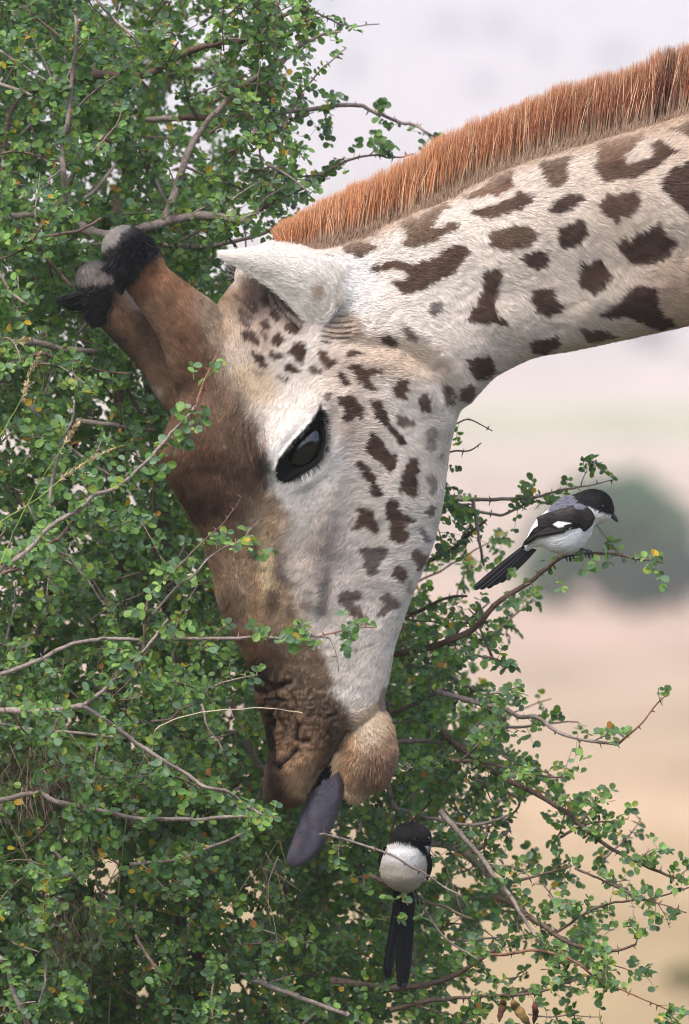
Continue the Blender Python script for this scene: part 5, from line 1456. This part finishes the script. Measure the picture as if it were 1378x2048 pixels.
# ------------------------------------------------------------------ grass
M_straw = mat_attr('dry_straw', 0.6, 0.3, .15, 500)
def stalk(pts2, y0, y1, col, label, head=None, r=.9):
    p = path3(pts2, y0, y1, 40)
    base = p[0].copy()
    # carry the stem on down to the ground
    bk_ = .75 if r > 1.2 else .05
    down = crom([[base[0] - .15, base[1] + bk_, 0.0], [base[0] - .10, base[1] + bk_, base[2] * .6], [base[0] - .05, base[1] + bk_ * .5, base[2] * .92], base], 30)
    sp = Soup(); allp = np.vstack([down[:-1], p])
    tube(sp, allp, np.linspace(r * 1.3 * K, r * .6 * K, len(allp)), col, 5)
    root_ = empty('grass_stalk', (down[0][0], down[0][1], 0), label=label, cat='grass stalk')
    obj('stem', sp.mesh('grass_stem'), M_straw, root_)
    if head:
        sp = Soup(); rg = np.random.default_rng(5)
        for a, b_ in [head]:
            i0_, i1_ = int(a * 39), int(b_ * 39)
            for k_ in range(170):
                i = rg.integers(i0_, i1_); c0 = p[i]; dax = p[min(i + 1, 39)] - p[i - 1]; dax /= np.linalg.norm(dax)
                dd = dax * .8 + rg.normal(0, .45, 3); L = rg.uniform(.005, .011) * (1 - .5 * (i - i0_) / max(1, i1_ - i0_))
                sdv = np.cross(dd, rg.normal(size=3)); sdv /= np.linalg.norm(sdv); dd /= np.linalg.norm(dd)
                sp.add(np.array([c0, c0 + dd * L * .4 + sdv * .0007, c0 + dd * L, c0 + dd * L * .4 - sdv * .0007]), [np.array([(0, 1, 2, 3)])], lin(206, 178, 140) * rg.uniform(.6, 1.1))
        obj('seed_head', sp.mesh('seed_head'), M_straw, root_)
gcol, scol = np.array([.30, .36, .08]), np.array([.62, .52, .36])
stalk([(-30,905),(0,872),(20,840),(45,790),(60,745),(75,715),(83,700)], -.32, -.32, gcol, 'green grass stalk with straw seed head at the left edge, below the far horn', (.5, .97))
stalk([(-60,1085),(0,1045),(70,1000),(110,968),(150,940),(200,908),(250,890)], -.34, -.34, gcol * 1.2, 'long pale grass stalk slanting up right across the left edge of the bush', (.55, .95))
stalk([(0,1130),(30,1060),(70,980),(112,915),(140,870),(160,840)], -.33, -.33, gcol, 'steep grass stalk with seed head crossing the slanting one at the left edge', (.72, .98))
stalk([(-40,720),(0,690),(30,685),(50,680),(60,678)], -.33, -.33, gcol, 'short grass stalk with a small bristly head at the left edge beside the far horn', (.6, .98))
stalk([(310,1458),(337,1444),(386,1428),(447,1419),(520,1417),(560,1419),(605,1426)], -.25, -.25, scol * .9, 'thin straw-coloured grass blade crossing in front of the giraffe\'s nostril', r=1.3)
# dry hanging grass caught in the bush
sp = Soup(); rg = np.random.default_rng(77)
for i in range(0, 520, 2):
    if i < 240: x, y = rg.uniform(0, 130), rg.uniform(1470, 1620)
    elif i < 430: x, y = rg.uniform(90, 200), rg.uniform(1770, 1900)
    elif i < 470: x, y = rg.uniform(150, 200), rg.uniform(1510, 1590)
    else: x, y = rg.choice([525, 505, 560, 235, 330]) + rg.normal(0, 5), rg.uniform(1680, 1800)
    dep = rg.uniform(-.12, .06); L = rg.uniform(40, 160)
    a = rg.normal(0, .55); pts2 = [(x, y), (x + math.sin(a) * L * .4 + rg.normal(0, 8), y + math.cos(a) * L * .4), (x + math.sin(a) * L * .6 + rg.normal(0, 18), y + math.cos(a) * L)]
    p = path3(pts2, dep, dep + rg.normal(0, .03), 10)
    w_ = rg.uniform(.5, 1.4) * K
    n_ = np.array([1, 0, 0.2]) * w_ * (1 - np.linspace(0, .8, 10))[:, None]
    V = np.concatenate([p - n_, p + n_]); i_ = np.arange(9)
    sp.add(V, [np.stack([i_, i_ + 1, i_ + 11, i_ + 10], -1)], (lin(140, 116, 96) if rg.random() < .5 else lin(96, 74, 62)) * rg.uniform(.5, 1.0))
tag(obj('dry_grass', sp.mesh('dry_grass'), M_straw), 'brown dry grass tangled and hanging in the lower left of the bush', 'dry grass', kind='stuff')

# ------------------------------------------------------------------ birds
def feather(name, p2, q2, y0, y1, col, parent, rough_tip=0, curve=0.0, thick=1.6):
    """long blade between two edge polylines (photo px) with a raised shaft"""
    a = crom(p2, 18); b_ = crom(q2, 18)
    t = np.linspace(0, 1, 5); dep = np.linspace(y0, y1, 18)
    x = a[:, None, 0] * (1 - t) + b_[:, None, 0] * t; z = a[:, None, 1] * (1 - t) + b_[:, None, 1] * t
    bulge = np.array([0, 1.0, 1.6, 1.0, 0]) * curve
    ypx = dep[:, None] - bulge[None]
    V0 = np.stack([(x - 689) * K, ypx * K, ZC + (1024 - z) * K], -1).reshape(-1, 3)
    V1 = V0 + [0, thick * K, 0]
    F = [grid_faces(18, 5, wrap=False), grid_faces(18, 5, 90, wrap=False)[:, ::-1]]
    e = []
    for i in range(17):
        for j in (0, 4):
            u0, u1 = i * 5 + j, i * 5 + 5 + j
            e.append((u0, u1, u1 + 90, u0 + 90) if j else (u1, u0, u0 + 90, u1 + 90))
    for j in range(4):
        for i in (0, 17):
            u0, u1 = i * 5 + j, i * 5 + j + 1
            e.append((u0, u1, u1 + 90, u0 + 90) if not i else (u1, u0, u0 + 90, u1 + 90))
    me = mesh_np(name, np.vstack([V0, V1]), F + [np.array(e)])
    cc = np.repeat(np.asarray(col)[None], 180, 0) * (1 + .15 * vnoise(np.arange(180) * .7, np.zeros(180), seed=3))[:, None]
    tj = np.tile(np.arange(5), 36)
    cc = np.where((tj == 2)[:, None], cc * .6, cc)
    set_col(me, cc)
    return obj(name, me, M_feather, parent)

def bird_body(keys, parts, paintf, voxel=.0009):
    sp = Soup(); v, f = loft(keys, 70, 36); sp.add(v, f)
    for c in parts:
        v, f = chain(pch(c), 16, 16); sp.add(v, f)
    me = remesh(sp, voxel, 2)
    c = get_co(me); n_ = get_no(me); x, y = to_px(c)
    c += n_ * (.0001 * vnoise(x / 5, y / 5, seed=7))[:, None]
    me.vertices.foreach_set('co', c.astype(np.float32).ravel()); me.update()
    set_col(me, paintf(x, y, c[:, 1] / K))
    return me, c, get_no(me), x, y

def plume(co_, no_, px_, py_, paintf, ycen, dirf, n, L, parent, seed=1):
    rg = np.random.default_rng(seed); i = rg.integers(0, len(co_), n)
    r0, n0 = co_[i], no_[i]
    d = np.array([dirf(a, b_) for a, b_ in zip(px_[i], py_[i])]); d = np.stack([d[:, 0], np.zeros(n), -d[:, 1]], -1) + rg.normal(0, .2, (n, 3))
    d -= n0 * (d * n0).sum(1, keepdims=True); d /= np.linalg.norm(d, axis=1, keepdims=True) + 1e-9
    Ln = L * rg.uniform(.5, 1.3, n)
    p = r0[:, None] + (d * Ln[:, None])[:, None] * tt[None, :, None] + (n0 * (Ln * .12)[:, None])[:, None] * (tt ** .6)[None, :, None]
    c = paintf(px_[i], py_[i], co_[i, 1] / K) * rg.uniform(.84, 1.08, (n, 1))
    hair_object('down', p, np.array([.0004, .00035, .00025, .00005])[None] * np.ones((n, 1)), np.repeat(c[:, None], 4, 1), M_fur, parent)

def sphere_obj(name, c, r, mat, parent):
    th = np.linspace(0, np.pi, 13); ph = np.linspace(0, 2 * np.pi, 18, endpoint=False)
    V = np.array([[c[0] + r * math.sin(a) * math.cos(b_), c[1] + r * math.cos(a), c[2] + r * math.sin(a) * math.sin(b_)] for a in th for b_ in ph])
    return obj(name, mesh_np(name, V, [grid_faces(13, 18)]), mat, parent)

black, bwhite, bgrey, bbrown = lin(20, 17, 18), lin(238, 236, 235), lin(112, 112, 124), lin(36, 30, 30)
M_beak = mat_plain('beak_horn', tuple(lin(52, 56, 62)), .3, .5, nscale=300)
M_leg = mat_plain('bird_leg', tuple(lin(44, 42, 44)), .5, .4, nscale=400)
# --- side-facing bird on the right twig
def z6(*rows): return [(*zz(880, 900, .3614, [(a, b_)])[0], *zz(880, 900, .3614, [(c, d)])[0], *r) for a, b_, c, d, *r in rows]
bk = z6((962,335,950,362,6,1,0,0),(958,305,940,375,15,1,0,0),(940,262,908,396,23,1,0,0),(905,232,872,408,27,1,0,0),(855,218,848,428,28,1,0,0),(800,226,838,462,30,1,0,0),(745,246,815,498,35,1,0,0),(690,258,782,540,38,1,0,0),(640,290,735,572,39,1,0,0),(590,338,680,578,37,1,0,0),(545,378,628,565,32,1,0,0),(512,425,585,540,25,1,0,0),(488,475,545,535,18,1,0,0),(470,515,515,540,12,1,0,0),(452,540,480,560,6,1,0,0))
HOOD = Z6([(740,246),(760,180),(1000,200),(985,360),(930,350),(895,345),(860,330),(833,315),(800,312),(765,290)])
MANT = Z6([(600,330),(640,240),(770,215),(790,290),(760,330),(700,340),(610,345)])
def paint_b1(x, y, d):
    c = np.repeat(bwhite[None], len(x), 0)
    c = blob(c, x, y, *Z6([(700, 580)])[0], 60, 14, lin(200, 192, 186), .7, -10)
    c = blob(c, x, y, *Z6([(915, 385)])[0], 12, 8, lin(226, 210, 188), .6, 20)
    n_ = 1.2 * vnoise(x / 3, y / 3, seed=5)
    c = blend(c, bgrey, 1 - sstep(-3, 4, polydist(x + n_, y + n_, MANT)))
    c = blend(c, black, 1 - sstep(-1.5, 1.5, polydist(x + n_, y + n_, HOOD)))
    return c
b1 = empty('fiscal_shrike', (*Q(1145, 1104), ), label='black, grey and white long-tailed bird in profile, perched on the right-hand twig', cat='bird')
me1, c1_, n1_, x1, y1_ = bird_body(bk, [], paint_b1)
obj('body', me1, M_bird, b1)
plume(c1_, n1_, x1, y1_, paint_b1, 0, lambda a, b_: (-.8, .45), 9000, .0045, b1, 3)
sphere_obj('eye', Q(*Z6([(900, 312)])[0], -26.5), .0021, M_eye, b1)
sp = Soup()
v, f = loft(z6((945,338,938,372,7,1,0,0),(960,345,952,380,6,1,0,0),(975,362,965,392,4,1,0,0),(985,382,976,398,2.4,1,0,0),(986,396,983,400,.8,1,0,0)), 16, 14); sp.add(v, f)
obj('beak', sp.mesh('beak'), M_beak, b1)
# wings: shoulder coverts plus long flight feathers laid along the flank, both sides
for sgn in (-1, 1):
    wing = Soup()
    wk = z6((858,375,838,418,3,1,0,0),(838,335,800,452,8,1,0,0),(800,308,770,440,11,1,0,0),(745,303,730,440,11,1,0,0),(690,318,690,448,10,1,0,0),(630,335,640,452,8,1,0,0),(575,352,590,458,6,1,0,0),(535,372,545,462,3,1,0,0))
    wk = [(*r[:4], r[4], 1, 0, sgn * (37 if 2 < i_ < 6 else 30)) for i_, r in enumerate(wk)]
    v, f = loft(wk, 40, 24); wing.add(v, f)
    mw = remesh(wing, .0009, 2); cw = get_co(mw); xw, yw = to_px(cw)
    cw += get_no(mw) * (.0005 * np.maximum(0, vnoise(xw / 7, yw / 3.2, seed=15)))[:, None]; mw.vertices.foreach_set('co', cw.astype(np.float32).ravel()); mw.update()
    ccw = np.repeat(bbrown[None], len(cw), 0) * (1 + .2 * vnoise(xw / 6, yw / 3, seed=16))[:, None]
    ccw = blend(ccw, bgrey, .8 * (1 - sstep(-2, 2, polydist(xw, yw, Z6([(735,305),(775,296),(810,312),(790,330),(750,328)])))))
    ccw = blend(ccw, lin(248, 248, 250), 1 - sstep(-1, 1, polydist(xw + .8 * vnoise(xw / 2, yw / 2), yw, Z6([(622,412),(650,394),(722,404),(727,425),(708,449),(672,442)]))))
    set_col(mw, ccw)
    wo = obj('wing', mw, M_feather, b1)
    for k_, (ya, yb, x0_) in enumerate([(415, 470, 640), (430, 478, 620), (445, 486, 600), (400, 462, 660), (385, 450, 650)]):
        tip = (455 + k_ * 10, 528 - k_ * 14)
        feather('flight_feather', Z6([(x0_ + 90, ya - 18), (x0_ - 40, ya + 6), (tip[0] + 30, tip[1] - 42), tip]), Z6([(x0_ + 90, ya + 12), (x0_ - 40, ya + 40), (tip[0] + 45, tip[1] - 14), (tip[0] + 2, tip[1] + 4)]), sgn * (46 - k_), sgn * (16 - k_), bbrown * (.8 + .1 * k_), wo, curve=2)
for k_, (a0, a1, tx_, ty_, wd) in enumerate([(455, 530, 190, 772, 30), (470, 535, 222, 770, 30), (485, 540, 262, 764, 26), (500, 545, 300, 745, 24), (515, 545, 335, 733, 22)]):
    feather('tail_feather', Z6([(a0, a1), ((a0 * .6 + tx_ * .4) - 8, a1 * .6 + ty_ * .4 - 8), (tx_ + 8, ty_ - 32), (tx_ - 2, ty_ - 2)]),
            Z6([(a0 + wd, a1 + 6), ((a0 * .6 + tx_ * .4) + wd + 4, a1 * .6 + ty_ * .4 + 6), (tx_ + wd + 10, ty_ - 12), (tx_ + 6, ty_ + 4)]), (-6, -3, 0, 3, 5)[k_], (-10, -6, 0, 5, 8)[k_], (lin(26, 25, 30), lin(34, 32, 37), lin(28, 27, 31), lin(40, 37, 40), lin(44, 39, 40))[k_], b1, curve=1.5)
def leg_toes(knee, ankle, foot, ydep, parent, claws):
    sp = Soup(); v, f = chain(pch([(*knee, ydep, 3.6), (*ankle, ydep, 2.2), (*foot, ydep, 2.4)]), 14, 8); sp.add(v, f)
    for c in claws:
        v, f = chain(pch([(*foot, ydep, 2.2)] + [(foot[0] + a, foot[1] + b_, ydep + d, r) for a, b_, d, r in c]), 14, 7); sp.add(v, f)
    obj('leg', sp.mesh('leg'), M_leg, parent)
cl = [[(5, 0, -6, 2), (9, 7, -5, 1.8), (8, 13, -1, 1.0)], [(1, 1, -8, 2), (3, 9, -7, 1.8), (3, 15, -2, 1.0)], [(-4, 1, -6, 2), (-5, 9, -6, 1.8), (-3, 14, -2, 1.0)], [(0, -2, 6, 2), (1, 6, 8, 1.8), (1, 13, 4, 1.0)]]
leg_toes(Z6([(700, 520)])[0], Z6([(735, 532)])[0], Z6([(818, 558)])[0], -8, b1, cl)
leg_toes(Z6([(690, 540)])[0], Z6([(700, 562)])[0], Z6([(715, 576)])[0], 10, b1, cl)

# --- front-facing bird below the muzzle
def z7(*rows): return [(*zz(700, 1580, .2177, [(a, b_)])[0], *zz(700, 1580, .2177, [(c, d)])[0], *r) for a, b_, c, d, *r in rows]
bk2 = z7((520,298,590,296,6,1,0,-4),(465,318,650,312,26,1,0,-5),(420,362,706,350,35,1,0,-6),(390,410,738,405,40,1,0,-6),(368,462,742,470,41,1,0,-4),(338,520,728,525,42,1,0,0),(305,590,712,590,46,1,0,2),(282,660,712,650,48,1,0,4),(276,730,706,722,48,1,0,6),(292,800,690,790,46,1,0,6),(335,860,658,850,40,1,0,8),(400,905,615,900,30,1,0,10),(470,935,565,930,18,1,0,12),(505,950,535,948,5,1,0,14))
HOOD2 = Z7([(240,640),(320,500),(360,485),(440,468),(550,480),(610,515),(650,555),(690,590),(700,640),(770,640),(800,400),(560,250),(300,350),(200,600)])
def paint_b2(x, y, d):
    c = np.repeat(lin(178, 166, 155)[None], len(x), 0)
    c = blob(c, x, y, *Z7([(520, 560)])[0], 46, 24, lin(222, 220, 220), .9)
    c = blob(c, x, y, *Z7([(500, 850)])[0], 40, 18, lin(186, 172, 160), .6)
    n_ = 1.4 * vnoise(x / 3, y / 3, seed=6)
    c = blend(c, black, 1 - sstep(-1.5, 1.5, polydist(x + n_, y + n_, HOOD2)))
    c = blend(c, black, sstep(14, 20, d))
    return c
b2 = empty('fiscal_shrike', tuple(Q(825, 1785)), label='black-headed white-breasted bird facing forward below the giraffe\'s chin, black tail hanging', cat='bird')
me2, c2_, n2b, x2, y2_ = bird_body(bk2, [], paint_b2)
obj('body', me2, M_bird, b2)
plume(c2_, n2b, x2, y2_, paint_b2, 0, lambda a, b_: (0, 1), 14000, .0046, b2, 4)
def surf_at(cc, xx, yy, x, y):
    m = np.hypot(xx - x, yy - y) < 3; return cc[m, 1].min() / K
for (a, b_) in ((592, 447), (722, 440)):
    x, y = Z7([(a, b_)])[0]
    sphere_obj('eye', Q(x, y, surf_at(c2_, x2, y2_, x, y) + 1.2), .0022, M_eye, b2)
sp = Soup()
v, f = loft(z7((672,505,742,508,9,1,0,-42),(690,530,740,530,8,1,0,-46),(702,558,736,560,5,1,0,-50),(710,580,728,582,3,1,0,-51),(714,593,720,594,1,1,0,-50)), 16, 14); sp.add(v, f)
obj('beak', sp.mesh('beak'), M_beak, b2)
for (pts_a, pts_b) in (([(310,520),(262,620),(264,700),(290,800)], [(340,520),(300,640),(288,720),(300,800)]), ([(728,540),(752,640),(754,730),(716,830)], [(700,560),(706,640),(708,720),(700,830)])):
    wo = feather('wing', Z7(pts_a), Z7(pts_b), -12, 4, black, b2, curve=2, thick=8)
for k_, (x0_, x1_, tx0, tx1, ty_) in enumerate([(385, 470, 304, 372, 1745), (400, 480, 330, 400, 1735), (468, 560, 418, 500, 1835), (500, 592, 455, 560, 1800), (480, 575, 430, 540, 1825)]):
    feather('tail_feather', Z7([(x0_ + 20, 930), (x0_ - 10, 1200), (tx0 + 4, 1600), (tx0 + 22, ty_)]), Z7([(x1_ - 10, 930), (x1_, 1200), (tx1 + 4, 1600), (tx1 - 30, ty_ + 4)]), 12 + k_ * 2, 24 + k_ * 2, (lin(10, 10, 14), lin(14, 14, 20), lin(9, 9, 12), lin(13, 13, 18), lin(11, 11, 15))[k_], b2, curve=1.6)
leg_toes(Z7([(595, 905)])[0], Z7([(608, 950)])[0], Z7([(615, 985)])[0], 2, b2, cl)
leg_toes(Z7([(480, 915)])[0], Z7([(478, 935)])[0], Z7([(476, 960)])[0], 2, b2, cl)
